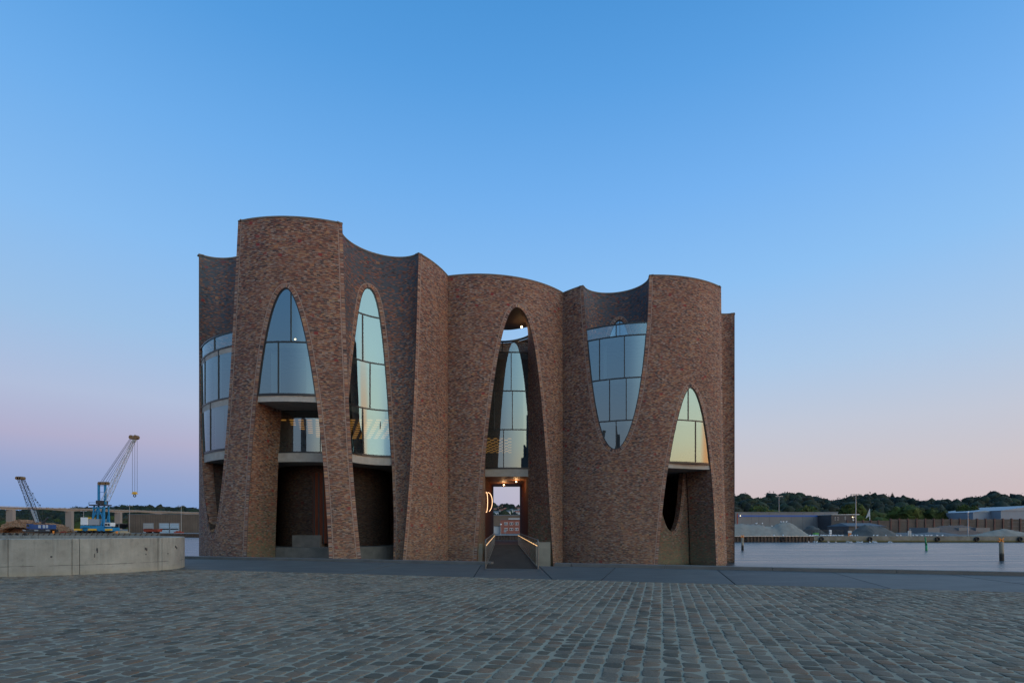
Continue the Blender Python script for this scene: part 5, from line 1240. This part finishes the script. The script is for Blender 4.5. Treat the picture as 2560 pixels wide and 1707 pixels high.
dk = g.noise(g.vmath('MULTIPLY', uvn, (3.5, .25, 1)), 1, 4, .7); c1 = g.mix(g.math('MULTIPLY', g.range(dk, .50, .72, 0, .75), g.range(se.outputs[1], .3, 1.2)), c1, (.10,.098,.085))
st = g.noise(g.vmath('MULTIPLY', uvn, (6, .35, 1)), 1, 3); c1 = g.mix(g.range(st, .5, .75, 0, .4), c1, (.36,.35,.31))
hl = g.math('LESS_THAN', g.math('ABSOLUTE', g.math('SUBTRACT', se.outputs[1], g.math('ADD', .32, g.math('MULTIPLY', g.noise(uvn, 3, 1), .03)))), .008)
c1 = g.mix(g.math('MULTIPLY', hl, g.range(g.noise(uvn, 1.3, 2), .42, .55)), c1, (.06,.055,.05)); c1 = g.mix(g.range(se.outputs[1], .22, 0, 0, .35), c1, (.33,.28,.18))
g.L.new(c1, g.b.inputs['Base Color']); g.bump(g.noise(uvn, 22, 4), .25, .02); M['cast'] = m
cwt = empty('concrete_wall', (-16, 19, 0), 0, 'low curved cast concrete wall with rounded end on the setts at the left', 'wall')
def offs(P_, d):
    out = []
    for i, p in enumerate(P_):
        a = P_[max(0,i-1)]; b_ = P_[min(len(P_)-1,i+1)]; t = (b_-a)/np.linalg.norm(b_-a); out.append(p+np.array([-t[1], t[0]])*d)
    return out
inn = offs(cc_, TH); joints = [0]; run = [0]
for i in range(1, len(cc_)): run.append(run[-1]+np.linalg.norm(cc_[i]-cc_[i-1]))
def uat(px):    # run length where the wall crosses a pixel column
    for i in range(1, len(cc_)):
        a, b_ = [CX+F*q[0]/q[1] for q in (cc_[i-1], cc_[i])]
        if a <= px <= b_: return run[i-1]+(run[i]-run[i-1])*(px-a)/(b_-a)
cuts = [run[0], uat(20), uat(180), uat(199), uat(395), uat(405), run[int(len(run)*.72)], run[-1]]
P_at = lambda Q, u: np.array([np.interp(u, run, [q[0] for q in Q]), np.interp(u, run, [q[1] for q in Q])])
for u0, u1 in zip(cuts[:-1], cuts[1:]):
    us = sorted({u0+.008, u1-.008, *[r_ for r_ in run if u0+.01 < r_ < u1-.01]}); vs, uv, fs = [], [], []
    for u in us:
        o_, i_ = P_at(cc_, u), P_at(inn, u); o2 = o_+(i_-o_)*.04
        for (x, y), z, uu in ((o_, -.02, u), (o_, HT-.02, u), (o2, HT, u), (i_, HT, u+.0), (i_, -.02, u)): vs.append((x, y, z)); uv.append((uu+(.5 if (x, y) == tuple(i_) else 0), z))
    for k in range(len(us)-1):
        for j in range(5): fs.append((5*k+j, 5*k+5+j, 5*k+5+(j+1)%5, 5*k+(j+1)%5))
    e = 5*(len(us)-1); fs += [(0,1,2,3,4), (e+4,e+3,e+2,e+1,e)]
    mesh_obj('wall_section', vs, fs, M['cast'], cwt, uv)
def on_wall(px, py):
    u = uat(px); p = P_at(cc_, u); return p, EYE+(HZ-py)*p[1]/F
for px, py, w, h in ((242,1373,.05,.10), (243,1379,.03,.06), (363,1371,.05,.09), (366,1373,.03,.1), (364,1385,.03,.04), (438,1366,.05,.08), (441,1369,.03,.07), (128,1391,.05,.05), (236,1388,.02,.14), (419,1383,.03,.04)):
    p, z = on_wall(px, py); q_ = p-np.array(P_at(inn, uat(px))); q_ = q_/np.linalg.norm(q_)
    MB().box(p[0]-w/2, p[0]+w/2, p[1]-.006, p[1]+.03, z-h/2, z+h/2, rz=math.atan2(q_[0], -q_[1])*1.0).build('spall', M['blk'], cwt)
mesh_obj('planter_soil', [(p[0], p[1], .95) for p in offs(cc_, TH-.05)], [tuple(range(len(cc_)))], M['gravel_d'], cwt)
# ------------------------------------------------------------------ town behind the camera, which the window glass mirrors
M['town'] = noisy('distant render', (.16,.14,.13), (.22,.19,.17), .2, .8)
def block(az, dist, w, d, h, label, steps=()):
    a = math.radians(az); x, y = dist*math.sin(a), dist*math.cos(a); t = empty('apartment_block', (x, y, 0), -a, label, 'building', 'town blocks behind the plaza')
    o = MB().box(-w/2, w/2, -d/2, d/2, -.1, h).build('wall', M['town'], None); o.parent = t
    for (x0, x1, h2) in steps: o = MB().box(x0*w/2, x1*w/2, -d/2+.5, d/2-.5, h, h2).build('roof_storey', M['town'], None); o.parent = t
    for s_ in (-1, 1):
        b = MB()
        for fl_ in range(1, int(h/3.2)):
            for k in range(int(w/4)): xx = -w/2+2+k*4; y_ = s_*(d/2+.04); b.box(xx-.8, xx+.8, min(y_, y_-s_*.03), max(y_, y_-s_*.03), fl_*3.2-.8, fl_*3.2+.8)
        o = b.build('window_row', M['frame'], None); o.parent = t
block(144.4, 66, 24, 14, 24, 'stepped apartment block beside the afterglow, mirrored in the tall concave window', ((-.9,-.3,31), (-.3,.1,37), (.3,.6,28)))
block(118, 150, 34, 16, 13, 'lower apartment block under the afterglow')
block(211.4, 111, 15, 12, 38, 'narrow tower block mirrored in the tip of the middle right window', ((-.5,.4,42),))
block(231.9, 118, 12, 14, 36, 'slender tower block left of the narrow one', ((-.8,.1,40),))
block(188, 200, 40, 14, 14, 'long low apartment block straight behind the plaza')
block(165, 210, 50, 14, 12, 'long low apartment block behind the right side of the plaza')
block(235, 160, 40, 14, 15, 'apartment block behind the left side of the plaza', ((-.7,.0,18),))
mesh_obj('town_ground', [(-600,-600,-.03), (600,-600,-.03), (600,-59,-.03), (-600,-59,-.03)], [(0,1,2,3)], M['land'])['kind'] = 'structure'
